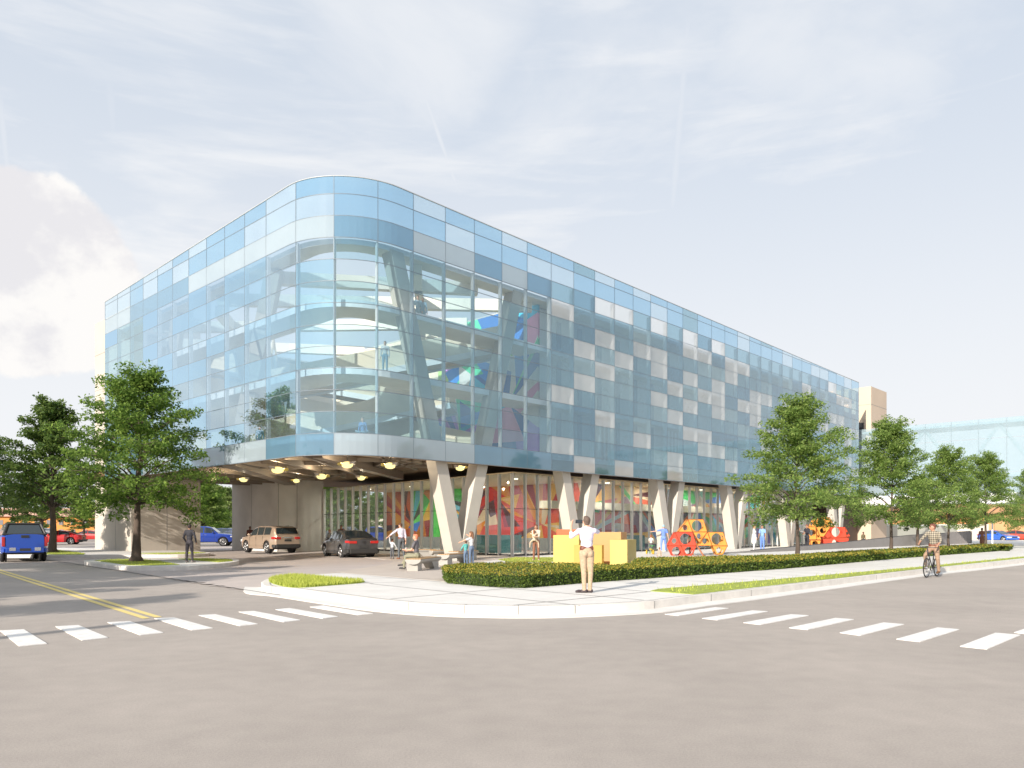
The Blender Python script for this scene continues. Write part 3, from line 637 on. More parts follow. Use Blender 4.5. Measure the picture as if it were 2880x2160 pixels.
# roof beams under the roof, crossing each other
for k,(a,c) in enumerate((((1,20),(13,6)),((1,12),(13,1)),((2,24),(13,16)),((5,.8),(13,10)),((1,7),(9,1)),((10,24),(2,14)))):
    va,vb=Vector((*a,13.45)),Vector((*c,13.45)); d=vb-va; b=MB(); b.box((va+vb)/2,(d.length,.4,.6),math.atan2(d.y,d.x)); b.build('roof_beam',M_UNDER,bld)
# ramps crossing the hall, cream below with white edge
def ramp(a,b_,w,th=.25,rail_=True):
    a=Vector(a); b_=Vector(b_); d=b_-a; L_=d.length; t=d.normalized(); n=Vector((-t.y,t.x,0)).normalized(); up=t.cross(n)*-1 if t.cross(n).z<0 else t.cross(n)
    M=Matrix((t,n,up)).transposed(); m=MB(); m.box((a+b_)/2,(L_,w,th),0,0,M)
    for q in (-1,1): m.box((a+b_)/2+n*q*(w/2)+up*.5,(L_,.08,1.25),0,0,M)
    r=m.build('ramp',M_CREAM,bld)
    e=MB()
    for q in (-1,1): e.box((a+b_)/2+n*q*(w/2+.06)-up*.08,(L_,.10,.30),0,0,M)
    e.build('ramp_edge',M_WHITE,r)
for q in (((2.6,17,5.7),(11.5,5.5,8.4),2.2),((11.5,7.5,8.5),(3.2,19,11.2),2.2),((3.0,9.5,8.5),(12.6,2.2,11.3),1.8),((12.8,4.5,5.7),(7.2,15,8.4),2.0),((4,21,5.7),(12,14,8.4),2.2),((9.5,22,8.5),(3,12,11.2),1.9)): ramp(*q)
# the far walls of the hall, cream panels and the upper mural
b=MB(); b.bb(13.5,13.75,9.0,UL,5.63,13.7); b.bb(7.5,8.4,16,21,5.63,8.2); b.bb(2.5,10,UL-.25,UL-.05,5.63,13.7)
b.build('hall_wall',M_CREAM,bld)
PAL=[(.75,.03,.03),(.85,.18,.04),(.90,.48,.05),(.03,.18,.75),(.05,.65,.08),(.03,.03,.03),(.62,.50,.32),(.35,.05,.10),(.10,.30,.36),(.70,.55,.06)]
PAL2=[(.08,.35,.85),(.06,.55,.80),(.15,.75,.30),(.50,.30,.75),(.55,.55,.50),(.02,.25,.60),(.40,.62,.20),(.55,.20,.35)]
MUR=muralmat('lobby_mural_paint',.32,PAL,(1,1,.8),.3); MURG=muralmat('lobby_mural_paint_red',.28,[(.85,.05,.04),(.85,.16,.05),(.90,.45,.07),(.62,.04,.06),(.05,.05,.07),(.85,.70,.52),(.80,.08,.05),(.35,.10,.18)],(1,1,.8),.9)
MUR2=muralmat('hall_mural_paint',.42,PAL2,(1,1,.8),.6)
# rooms behind the long right side: light wall set back, with deep white fins
b=MB(); b.bb(ATR,VR-.3,1.45,1.7,BZ+.3,13.7); wl=b.build('inner_wall',mat('inner_wall',(.74,.76,.76),.6,noise=.05,scale=.4),bld)
M_WIN=mat('dark_glazing',(.05,.09,.12),.15,spec=.8)
for i in range(19,NCOL):
    v0=path(SB[i])[0][0]
    b=MB(); b.bb(v0+.25,v0+.62,1.40,1.447,5.7,13.2); b.build('blue_strip',mat('blue_strip',(.20,.36,.46),.5),bld)
for v0 in (19,26.5,33.5,41,48.5):
    b=MB()
    for k in range(4): b.bb(v0+k*.42,v0+k*.42+.2,1.05,1.35,5.65,8.1)
    b.build('curtain',M_WHITE,bld)
# soffit with crossing beams over the drop-off
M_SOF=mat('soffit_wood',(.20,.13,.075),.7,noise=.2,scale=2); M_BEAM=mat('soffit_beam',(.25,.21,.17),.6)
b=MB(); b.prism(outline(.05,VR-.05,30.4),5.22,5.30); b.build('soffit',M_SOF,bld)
b=MB(); o=outline(.03,VR-.03,30.4)[:-1]; i_=outline(.18,VR-.03,30.4)[:-1]
for k in range(len(o)-1):
    a,b_,c,d=o[k],o[k+1],i_[k+1],i_[k]; vs=[(*a,5.2),(*b_,5.2),(*c,5.2),(*d,5.2),(*a,4.70),(*b_,4.70),(*c,4.70),(*d,4.70)]
    b.add(vs,[(4,5,6,7),(0,1,5,4),(2,3,7,6)],0)
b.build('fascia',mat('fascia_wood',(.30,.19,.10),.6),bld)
def beam(a,c,w,z0=4.72,z1=5.21,name='soffit_beam'):
    a=Vector((*a,0)); c=Vector((*c,0)); d=c-a; b=MB(); b.box(((a.x+c.x)/2,(a.y+c.y)/2,(z0+z1)/2),(d.length,w,z1-z0),math.atan2(d.y,d.x)); b.build(name,M_BEAM,bld)
beam((.3,9.5),(11,22),.75,4.70); beam((1.2,3),(12.8,12),.5,4.73)
rr=random.Random(5)
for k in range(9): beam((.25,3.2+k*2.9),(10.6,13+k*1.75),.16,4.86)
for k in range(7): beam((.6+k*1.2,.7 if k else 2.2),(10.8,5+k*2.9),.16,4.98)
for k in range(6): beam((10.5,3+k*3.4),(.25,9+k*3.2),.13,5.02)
# ceiling of the lobby, set lower than the wood
b=MB(); b.prism([(12.6,2.0),(15.3,23.5),(21.2,24.5),(21.2,5.1),(52,5.1),(52,1.9)],4.62,4.70); b.build('lobby_ceiling',mat('lobby_ceiling',(.75,.60,.40),.6),bld)
# V columns, full height, each of two legs
def vcol(v0,u0,dv=1.35,full=True,half=1.0,axis='v'):
    b=MB(); W_=.70; Dp=.66; z0=KT; zS=4.72; k=dv/(zS-.9-z0)
    legs=[]
    for q in (-1,1):
        def P(z): return q*max(.16,(.16+k*(z-z0-.0)))
        ztop=13.7 if full else zS+.3
        kk=[(z0,P(z0)*.9),(zS,q*dv)]
        up=(zS+8.98,q*(dv+2.55)) if full else (zS+.3,q*(dv+.1))
        pts=[kk[0],kk[1],up]
        vs=[];fs=[]
        for (z,c) in pts:
            w=W_/2 if z>z0 else W_/2
            for du in (-Dp/2,Dp/2):
                for dd in (-w,w):
                    p=(v0+c+dd,u0+du,z) if axis=='v' else (v0+du,u0+c+dd,z); vs.append(p)
        for i in range(2):
            k4=i*4; fs+=[(k4,k4+1,k4+5,k4+4),(k4+2,k4+6,k4+7,k4+3),(k4,k4+4,k4+6,k4+2),(k4+1,k4+3,k4+7,k4+5)]
        fs.append((8,9,11,10)); legs.append((vs,fs))
    for vs,fs in legs:
        if q: b.add(vs,fs)
    b.box((v0,u0,z0+.5) ,(.98 if axis=='v' else Dp-.01,Dp-.01 if axis=='v' else .98,1.0))
    b.build('v_column',M_CONC,bld,bevel=.015)
def v_of(px,u):
    r_=(px-CX)/F; a=O+dL*u; return (a.x-r_*a.y)/(r_*dR.y-dR.x)
UV=.62
for i,px in enumerate((1288,1622,1876,2064,2213,2350)): vcol(v_of(px,UV),UV,1.33,full=(i==0))
def leg(a,c,w=.7):
    a=Vector(a); c=Vector(c); d=(c-a).normalized(); b=MB(); n=Vector((0,1,0)) if abs(d.x)<.2 else Vector((1,0,0))
    b.tube([a,c],w*.7,4,0,True,1,(1,0,0)); b.build('brace',M_CONC,bld)
leg((.95,9.6,5.65),(1.0,6.2,13.7)); leg((.95,19.6,5.65),(1.0,16.6,13.7),.6); 
# piers and stair towers
def pier(x0,x1,y0,y1,z1,joints,name='concrete_pier',m=M_PIER):
    b=MB(); b.bb(x0,x1,y0,y1,0,z1); p=b.build(name,m,bld); g=MB()
    for (ax,t) in joints:
        if ax=='v': g.bb(x0-.006,x0+.01,t-.02,t+.02,.1,z1-.02)
        elif ax=='u': g.bb(t-.02,t+.02,y0-.006,y0+.01,.1,z1-.02)
        elif ax=='z': g.bb(x0-.008,x1+.008,y0-.008,y1+.008,t-.02,t+.02)
    g.build('panel_joint',M_JOINT,p)
pier(10.9,14.7,23.6,30.4,5.25,[('v',27.3),('u',11.0),('u',12.5)])
pier(2.0,6.6,26.4,33.2,16.3,[('v',29.2),('u',4.3),('z',6.5),('z',9),('z',11.5),('z',14)],'stair_tower',mat('cream_tower',(.50,.455,.40),.8,noise=.05,scale=.6))
pier(63.5,68.2,.5,6.0,16.0,[('z',14.2),('z',6.2),('z',3.2)],'stair_tower',mat('tan_tower',(.60,.48,.37),.8,noise=.04,scale=.6))
b=MB(); b.bb(58.7,63.45,1.8,6,0,13.2); b.build('link_block',mat('link_dark',(.10,.06,.05),.6),bld)
b=MB(); b.bb(63.44,63.49,1.2,1.7,7.0,12.4); b.build('slot_window',M_DARK,bld)
M_MUL=mat('lobby_mullion',(.62,.60,.58),.5)
# lobby glass line
GL=glass('lobby_glass',(.90,.94,.95),.045,(.6,.72,.76),1.7)
pA=(14.75,23.5); pB=(12.55,2.0); pC=(52,1.9)
def gline(a,c,n,dep=.14,skip=()):
    a=Vector((*a,0)); c=Vector((*c,0)); d=c-a; ang=math.atan2(d.y,d.x); 
    b=MB(); b.box(((a.x+c.x)/2,(a.y+c.y)/2,(KT+4.6)/2+.08),(d.length,.03,4.6-KT-.1),ang); b.build('lobby_glass',GL,bld)
    h=MB(); h.box(((a.x+c.x)/2,(a.y+c.y)/2,2.72),(d.length,.06,.03),ang); h.box(((a.x+c.x)/2,(a.y+c.y)/2,KT+.05),(d.length,.08,.1),ang); h.build('transom',M_DARK,bld)
    for i in range(n+1):
        if i in skip: continue
        p=a+d*i/n; m=MB(); m.box((p.x,p.y,(KT+4.62)/2),(.075,dep+.06,4.62-KT),ang); m.build('lobby_mullion',M_MUL,bld)
gline(pA,pB,20); gline(pB,pC,39,.12)
b=MB(); b.bb(52,52.2,1.9,6,KT,4.62); b.build('lobby_end_wall',M_PIER,bld)
# painted murals: the wall face is cut again and again by slanting lines, every shard one flat colour
def shards(W_,H_,n,seed,foci=()):
    r=random.Random(seed); cells=[[(0,0),(W_,0),(W_,H_),(0,H_)]]
    def area(p): return abs(sum(p[i][0]*p[(i+1)%len(p)][1]-p[(i+1)%len(p)][0]*p[i][1] for i in range(len(p))))/2
    for _ in range(n):
        cells.sort(key=area,reverse=True); k=int(min(len(cells)-1,r.expovariate(.45))); p=cells.pop(k)
        cx=sum(q[0] for q in p)/len(p)+r.uniform(-.5,.5)*.6; cy=sum(q[1] for q in p)/len(p)+r.uniform(-.4,.4)*.6
        if foci and r.random()<.72:
            f=min(foci,key=lambda q:(q[0]-cx)**2+(q[1]-cy)**2); a=math.atan2(cy-f[1],cx-f[0])+r.uniform(-.06,.06)
        else: a=r.uniform(0,PI)
        nx,ny=-math.sin(a),math.cos(a); A=[];B_=[]
        for i in range(len(p)):
            u,v=p[i],p[(i+1)%len(p)]; du=(u[0]-cx)*nx+(u[1]-cy)*ny; dv=(v[0]-cx)*nx+(v[1]-cy)*ny
            (A if du>=0 else B_).append(u)
            if du*dv<0:
                t=du/(du-dv); w=(u[0]+(v[0]-u[0])*t,u[1]+(v[1]-u[1])*t); A.append(w); B_.append(w)
        ok=[c for c in (A,B_) if len(c)>2 and area(c)>.03]
        cells+= ok if len(ok)==2 else [p]
    return cells
def mural(name,v0,u0,v1,u1,z0,z1,pals,n,seed,foci):
    a=Vector((v0,u0,0)); d=Vector((v1-v0,u1-u0,0)); W_=d.length; d.normalize(); nn=Vector((-d.y,d.x,0)); m=MB(); r=random.Random(seed+5); flat=sorted({c for _,_,pl in pals for c in pl}); idx={c:k for k,c in enumerate(flat)}
    for p in shards(W_,z1-z0,n,seed,foci):
        cx=sum(q[0] for q in p)/len(p)/W_; pl=[q for q in pals if q[0]<=cx<=q[1]]; c=r.choice(pl[-1 if not pl else 0][2])
        k=len(p); vs=[tuple(a+d*x+Vector((0,0,z0+z))) for x,z in p]+[tuple(a+d*x+nn*.12+Vector((0,0,z0+z))) for x,z in p]
        m.add(vs,[tuple(range(k))],idx[c]); m.add(vs,[tuple(range(2*k-1,k-1,-1))],idx[c])
    me=m.build(name,[mat('mural_%.2f_%.2f_%.2f'%c,c,.6,noise=.10,scale=1.5,stretch=(1,1,.3)) for c in flat],bld); return me
RED=[(.80,.03,.03),(.88,.10,.04),(.60,.02,.05),(.88,.30,.04),(.85,.66,.46),(.40,.02,.06),(.92,.50,.10),(.12,.03,.05),(.80,.12,.10)]
GRN=[(.04,.62,.06),(.02,.42,.05),(.10,.75,.12),(.85,.50,.04),(.03,.22,.75),(.03,.04,.03),(.62,.20,.03),(.05,.45,.60),(.30,.02,.03)]
MIX=[(.80,.62,.45),(.62,.50,.42),(.85,.50,.10),(.05,.20,.62),(.06,.50,.16),(.70,.14,.08),(.45,.55,.58),(.75,.66,.55),(.30,.20,.30),(.12,.10,.16)]
BLU=[(.04,.30,.80),(.05,.55,.80),(.10,.72,.40),(.50,.30,.80),(.75,.78,.75),(.02,.16,.50),(.80,.40,.60),(.45,.72,.20)]
mural('lobby_mural',21.1,24.4,21.1,4.9,KT+.85,4.61,[(0,.17,[(.45,.02,.03),(.75,.30,.03),(.08,.02,.03),(.55,.10,.03)]),(.17,.50,GRN),(.50,1,RED)],88,3,((3.4,1.0),(6,3.2),(10.2,.6),(13,2.8),(17,.9)))
b=MB(); b.bb(21.09,21.3,4.9,24.4,KT,KT+.84); b.build('low_wall',M_GREY,bld)
mural('lobby_mural',21.1,4.9,51.9,4.9,KT+.02,4.61,[(0,.28,RED+MIX),(.28,.62,MIX),(.62,1,MIX+BLU)],125,8,((2,1),(6,3.8),(11,.4),(16,3.4),(22,1.2),(27,3.5)))
mural('hall_mural',13.4,9.0,13.4,.9,5.63,13.7,[(0,1,BLU)],60,12,((2,1),(6,3),(3,6),(7,7.5)))
b=MB(); b.bb(18,50,3.9,4.86,2.9,3.35); b.build('mezzanine_edge',M_CREAM,bld)
b=MB(); b.bb(15.5,17.6,6,9,KT,1.25); b.bb(24,27,3.2,3.9,KT,1.2); b.build('reception_desk',mat('teal_desk',(.08,.25,.27),.5),bld)
# ---------------------------------------------------------------- skybridge
sb=thing('skybridge','pale glass skybridge with white trusses leaving the right end','bridge',B2W(60.5,0),BA)
SG=glass('bridge_glass',(.83,.90,.93),.36,(.60,.72,.78),1.5)
for k in range(15):
    y1=1.2-k*2.15; y0_=y1-2.13; z0=4.8
    for (z0,z1) in ((4.8,6.6),(6.62,9.6),(9.62,11.35)):
        m=MB(); m.bb(0,.03,y0_,y1,z0,z1-.01); m.build('glass_panel',SG,sb)
m=MB(); m.bb(.01,4.0,-31.5,.4,4.45,4.78,0); m.bb(.2,4,-31.5,.4,6.2,6.4); m.build('deck',M_WHITE,sb)
m=MB(); m.bb(.15,4,-31.5,.4,10.9,11.1); m.build('roof',mat('bridge_roof',(.62,.68,.70),.6),sb)
m=MB(); m.bb(-.1,.0,-31.5,.4,3.9,4.79); m.build('fascia',M_WHITE,sb)
for k in range(5):
    y=-2-k*6.0; m=MB(); m.tube([(.9,y,6.4),(.9,y-3,10.9)],.16,6); m.tube([(.9,y-3,10.9),(.9,y-6,6.4)],.16,6); m.build('truss',M_WHITE,sb)
m=MB()
for k in range(15): m.bb(.04,.12,1.2-k*2.15-.02,1.2-k*2.15+.02,4.8,11.35)
m.build('mullion',mat('joint_rail2',(.3,.36,.4),.5),sb)
# ---------------------------------------------------------------- butterfly lamps under the soffit
LIT=mat('lamp_disc',(.9,.8,.4),.5,emit=.85,ecol=(1,.86,.36)); M_WING=mat('lamp_wing',(.50,.47,.44),.35); M_AMB=mat('amber_disc',(.50,.40,.10),.4,emit=.15)
lab=["largest of the glowing winged ceiling lamps, left of the big grey beam","winged ceiling lamp glowing behind the beam, right of the largest one","smallest winged lamp glowing at the foot of the grey beam","winged ceiling lamp nearest the rounded corner edge","winged ceiling lamp left of the first V column","small winged ceiling lamp above the dark sedan's right","winged ceiling lamp above the gap left of the concrete pier","leftmost winged ceiling lamp at the dark end of the soffit","winged ceiling lamp seen between the legs of the first V column"]
for (px,py,d,q),lb_ in zip(((780.8,1323.6,.56,-1),(904,1341.6,.5,-1),(833.6,1353.7,.36,1),(976.7,1309,.48,1),(1097,1311.5,.46,1),(1016,1346,.4,-1),(685,1350.7,.42,1),(601.5,1349,.32,1),(1294,1318,.42,-1)),lab):
    Y=F*((4.60 if px>1280 else 4.42)-H)/(HZ-py); p=AT(px,Y,4.60 if px>1280 else 4.42); a=-math.atan2(p.x,p.y)
    t=thing('butterfly_lamp',lb_,'ceiling lamp',p,a,'winged lamps under the soffit'); r=d/2; t.rotation_euler=(R(-26),0,a)
    m=MB(); m.tube([(0,0,0),(0,0,.06)],r,20); m.build('lamp_disc',LIT,t)
    m=MB(); m.ell((q*r*.7,r*.8,.17),(r*.62,r*1.35,.035),14,6,0,Matrix.Rotation(R(-30*q),3,'Z')@Matrix.Rotation(R(25),3,'X')); m.build('wing',M_WING,t,True)
    m=MB(); m.ell((q*r*.8,-r*.9,.02),(r*.35,r*.85,.03),14,6,0,Matrix.Rotation(R(55*q),3,'Z')); m.build('wing',M_WING,t,True)
    m=MB(); m.tube([(-q*r*1.35,0,.05),(-q*r*1.35,0,.09)],r*.45,14); m.tube([(-q*r*1.35,0,.06),(0,0,.07)],.02,6); m.build('amber_disc',M_AMB,t)
    m=MB(); m.tube([(0,0,.06),(0,-.13,.42)],.018,6); m.build('stem',M_DARK,t)
    l=bpy.data.lights.new('lamp_light','POINT'); l.energy=85*d/.5; l.color=(1,.84,.6); l.shadow_soft_size=.05; lo=bpy.data.objects.new('lamp_light',l); COL.objects.link(lo); lo.parent=t; lo.location=(0,0,.22)

LD=mat('downlight',(1,.95,.85),.5,emit=3,ecol=(1,.9,.72))
for v,u in ((16,5),(17,10),(17,16),(17,21),(23,3.4),(29,3.4),(35,3.4),(41,3.4),(47,3.4)):
    m=MB(); m.tube([(v,u,4.59),(v,u,4.615)],.16,16); dl=m.build('downlight',LD,bld)
    l=bpy.data.lights.new('downlight_lamp','AREA'); l.shape='DISK'; l.size=.3; l.energy=(120 if v<22 else 75); l.color=(1,.9,.75); lo=bpy.data.objects.new('downlight_lamp',l); COL.objects.link(lo); lo.parent=bld; lo.location=(v,u,4.58)
# ================================================================ trees
def leaf_cloud(centers,rad,n,size,rng,flat=.62,outer=None):
    """n small leaf faces spread through flattened clumps"""
    k=len(centers); idx=rng.integers(0,k,n); C=np.array(centers)[idx]; rr=np.array(rad)[idx]
    d=rng.normal(size=(n,3)); d/=np.linalg.norm(d,axis=1)[:,None]; r=rng.uniform(.15,1,n)**.55
    P=C+d*(rr*r)[:,None]*np.array([1,1,flat])
    P[:,2]-=.12*np.linalg.norm((P-C)[:,:2],axis=1)
    nrm=rng.normal(size=(n,3))*.75+np.array([0,0,1.0]); nrm/=np.linalg.norm(nrm,axis=1)[:,None]
    t=np.cross(nrm,rng.normal(size=(n,3))); t/=np.linalg.norm(t,axis=1)[:,None]; b=np.cross(nrm,t)
    s=size*rng.uniform(.6,1.3,n)[:,None]
    q=np.stack([P-t*s,P-b*s*.45+t*s*.1,P+t*s,P+b*s*.45+t*s*.1],1); return q
M_BARK=mat('bark',(.10,.075,.06),.9,noise=.3,scale=8,bump=.8,bscale=20,stretch=(1,1,.25))
LEAF={'mid':leafmat('leaf_mid',(.085,.175,.035),(.29,.42,.085),.55),'yel':leafmat('leaf_yellow_green',(.12,.22,.05),(.36,.47,.13),.55),
      'dark':leafmat('leaf_dark',(.055,.12,.03),(.19,.27,.06),.5),'pale':leafmat('leaf_pale',(.12,.19,.05),(.30,.38,.12),.45)}
def tree(label,loc,hgt,width,trunk_h,leaf='mid',seed=1,nleaf=26000,group=None,lsize=.085,trunk_r=.17,lean=0,rz=0,name='street_tree',nl=13,cat='tree',shape='oval',pads=1.0):
    rg=np.random.default_rng(seed); rn=random.Random(seed)
    t=thing(name,label,cat,loc,rz,group); b=MB(); H_=hgt; n=9; tr=[]
    for i in range(n):
        f=i/(n-1); tr.append((lean*math.sin(f*2.2)+.05*rn.uniform(-1,1)*(f>0),.06*rn.uniform(-1,1)*(f>0),f*H_*.86))
    rad=[trunk_r*(1.75 if i==0 else (1-.93*(i/(n-1))**.8)) for i in range(n)]
    tr.insert(1,(tr[0][0],tr[0][1],.22)); rad.insert(1,trunk_r*1.08); b.tube(tr,rad,10)
    cs=[];rs=[]
    def at(z):
        for p,q in zip(tr,tr[1:]):
            if p[2]<=z<=q[2]: k=(z-p[2])/(q[2]-p[2]+1e-9); return Vector(p).lerp(Vector(q),k)
        return Vector(tr[-1])
    nb=nl*3
    PR={'oval':((0,.70),(.12,.95),(.3,1.0),(.55,.82),(.8,.52),(1,.16)),'broad':((0,.8),(.15,1.0),(.35,1.0),(.6,.88),(.85,.55),(1,.2)),'col':((0,.5),(.3,1.0),(.7,.9),(1,.3))}[shape]
    def prof(f):
        for (x0,y0_),(x1,y1_) in zip(PR,PR[1:]):
            if f<=x1: return y0_+(y1_-y0_)*(f-x0)/(x1-x0)
        return PR[-1][1]
    zb_=trunk_h*(.66 if shape=='broad' else .82); ch=H_*.97-zb_
    for i in range(nb):
        f=(i+.5)/nb; a=i*2.4+rn.uniform(-.4,.4); L_=width/2*prof(f)*rn.uniform(.70,1.12)
        ztip=zb_+ch*f; rise=L_*(.10+.75*f)+.1; z=max(trunk_h*.95,ztip-rise); z=min(z,H_*.84); p=at(z); bend=rn.uniform(-.35,.35); pts=[p]; dz=ztip-z
        for k in range(1,5):
            g=k/4; aa=a+bend*g; arch=.22*L_*math.sin(PI*g)*(1-f); pts.append(Vector((p.x+math.cos(aa)*L_*g,p.y+math.sin(aa)*L_*g,z+dz*g**.8+arch)))
        r0=trunk_r*.34*(1-.6*f); b.tube(pts,[r0,r0*.7,r0*.48,r0*.3,r0*.1],6)
        for k in ((1,2,3,4) if f>.55 else (2,3,4)):
            for _ in range(2):
                o=Vector((rn.uniform(-1,1),rn.uniform(-1,1),rn.uniform(-.3,.5)))*width*.07; c=pts[k]+o
                cs.append(tuple(c)); rs.append(width*rn.uniform(.05,.10)*pads)
            q=pts[k]
            for s_ in (-1,1):
                e=q+Vector((math.cos(a+s_*1.0),math.sin(a+s_*1.0),.2))*L_*.26; b.tube([q,(q+e)/2+Vector((0,0,.04)),e],[r0*.28,r0*.2,r0*.06],5); cs.append(tuple(e)); rs.append(width*rn.uniform(.045,.085)*pads)
    for _ in range(5):
        cs.append((tr[-1][0]+rn.uniform(-.1,.1)*width,rn.uniform(-.1,.1)*width,H_*rn.uniform(.84,.95))); rs.append(width*.07)
    b.build('trunk',M_BARK,t,True)
    co_=leaf_cloud(cs,rs,nleaf,lsize,rg); quads_mesh('crown',co_,LEAF[leaf],t); return t
def tcopy(src,label,loc,rz,s,group=None):
    r=src.copy(); COL.objects.link(r); r.location=loc; r.rotation_euler=(0,0,rz); r.scale=(s,s,s) if not hasattr(s,'__len__') else s; r['label']=label
    if group: r['group']=group
    elif 'group' in r: del r['group']
    for ch in list(src.children):
        c=ch.copy(); COL.objects.link(c); c.parent=r
    return r
T1=tree('large spreading tree on the kerbed island in front of the left end wall',G(383,1578.6,KT),8.95,5.7,2.7,'mid',3,33000,None,.085,.2,.12,0,'street_tree',17,shape='broad')
T2=tree('dark tree on the grass beside the red car at the left',G(147,1553,KT),9.9,5.6,2.9,'dark',5,24000,None,.11,.24,0,0,'street_tree',14)
g4='street trees rising out of the long hedge'
T3=tree('nearest of the street trees in the hedge, before the fifth V column',AT(2242,32,KT),7.2,4.7,1.9,'yel',7,32000,g4,.066,.1,0,0,'street_tree',16)
tcopy(T3,'second street tree in the hedge, in front of the tan stair tower',AT(2506,40,KT),2.1,(1.02,1.02,1.03),g4)
tcopy(T3,'third street tree in the hedge, behind the cyclist\'s shoulder',AT(2669,47,KT),4.0,(.87,.87,.93),g4)
tcopy(T3,'last street tree, at the rounded far end of the hedge',AT(2771,55,KT),1.2,(1.0,1.0,.99),g4)
tcopy(T3,'tree cut off by the right edge beyond the hedge end',AT(2905,62,0),.4,(.9,.9,.95))
tcopy(T2,'small dark tree between the two stair-tower street trees, beyond the ramp wall',AT(2582,66,0),1.9,.66)
tcopy(T2,'mid green tree over the orange building at the left',AT(118,78,0),2.4,(1.1,1.1,.88))
tcopy(T2,'tree cut off by the left edge of the picture',AT(-38,62,0),.8,.98)
tcopy(T2,'small bushy tree beside the end wall in front of the orange building',AT(236,100,0),4.2,(.75,.75,.6))
LG='trees beyond the parking lot under the building'
TB=tree('tall bright tree showing just right of the end wall under the soffit',AT(568,95,0),8.8,6.5,1.2,'mid',11,16000,LG,.16,.16,0,0,'background_tree',14)
tp=tree('pale sunlit tree in the middle of the gap under the soffit',AT(628,120,0),8.6,7.5,.8,'pale',12,14000,LG,.18,.16,0,0,'background_tree',14)
for i,(px,Y,s_,l) in enumerate(((925,92,.9,'leafy tree behind the lobby glass next to the concrete pier'),(985,100,1.1,'second leafy tree seen through the lobby glass'),(1060,118,.85,'small tree seen through the lobby glass left of the mural'),(600,150,1.25,'distant tree low in the gap under the soffit'),(2600,170,1.2,'distant tree over the pale wall right of the tan tower'))):
    tcopy(TB,l,AT(px,Y,0),i*1.3,s_,LG)
for i,(px,Y,l) in enumerate(((30,135,'round bush below the windows at the far left'),(118,135,'round bush below the orange building behind the pickup'),(612,112,'low bush in the gap under the soffit'),(645,108,'bush beside the concrete pier in the gap'))):
    tcopy(tp,l,AT(px,Y,-.6),i*1.1,(.5,.5,.42))
# trees across the street to the left: outside the picture, they throw the striped shadows and stand in the glass
SG_='trees across the street, outside the picture'
for i,(x,y,s_) in enumerate(((-20,16.5,.8),(-25.5,18.5,1.0),(-20.5,8.5,.9),(-26,10.5,1.0),(-31,21,1.0),(-17.5,3,.75),(-33,13,1.1),(-35,40,.95),(-38,34,1.0))):
    tcopy(T2,'tree across the street outside the left edge',(x,y,0),i*.9,s_,SG_)
lp=thing('street_lamp','tall lamp post outside the left edge whose shadow crosses the crosswalk','street lamp',(-16.9,-3.5,0)); m=MB(); m.tube([(0,0,0),(0,0,8.0)],[.17,.15],12); m.build('pole',M_GREY,lp)
# ================================================================ hedge
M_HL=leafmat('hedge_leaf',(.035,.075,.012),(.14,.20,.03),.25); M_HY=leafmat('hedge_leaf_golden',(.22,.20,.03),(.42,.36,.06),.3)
hz=.40
hf=[G(*p,KT) for p in ((1252,1628),(1262,1641),(1380,1651),(1472,1654.5),(1660,1638.6),(2200,1600),(2550,1568.7),(2800,1550.5),(2846,1545.5))]
hb=[G(*p,KT+hz) for p in ((1262,1590),(1330,1583),(1480,1579),(1600,1581),(1770,1588),(1800,1566.5),(2200,1560),(2550,1541),(2741,1530.7),(2840,1533))]
def resample(P,n):
    L_=[0]
    for a,b in zip(P,P[1:]): L_.append(L_[-1]+((b-a).xy).length)
    out=[]
    for i in range(n):
        t=L_[-1]*i/(n-1); k=max(j for j in range(len(L_)) if L_[j]<=t+1e-9); k=min(k,len(P)-2); f=(t-L_[k])/(L_[k+1]-L_[k]+1e-9); q=P[k].lerp(P[k+1],min(1,f)); out.append((q.x,q.y))
    return np.array(out)
nf=400; A_=resample(hf,nf); 
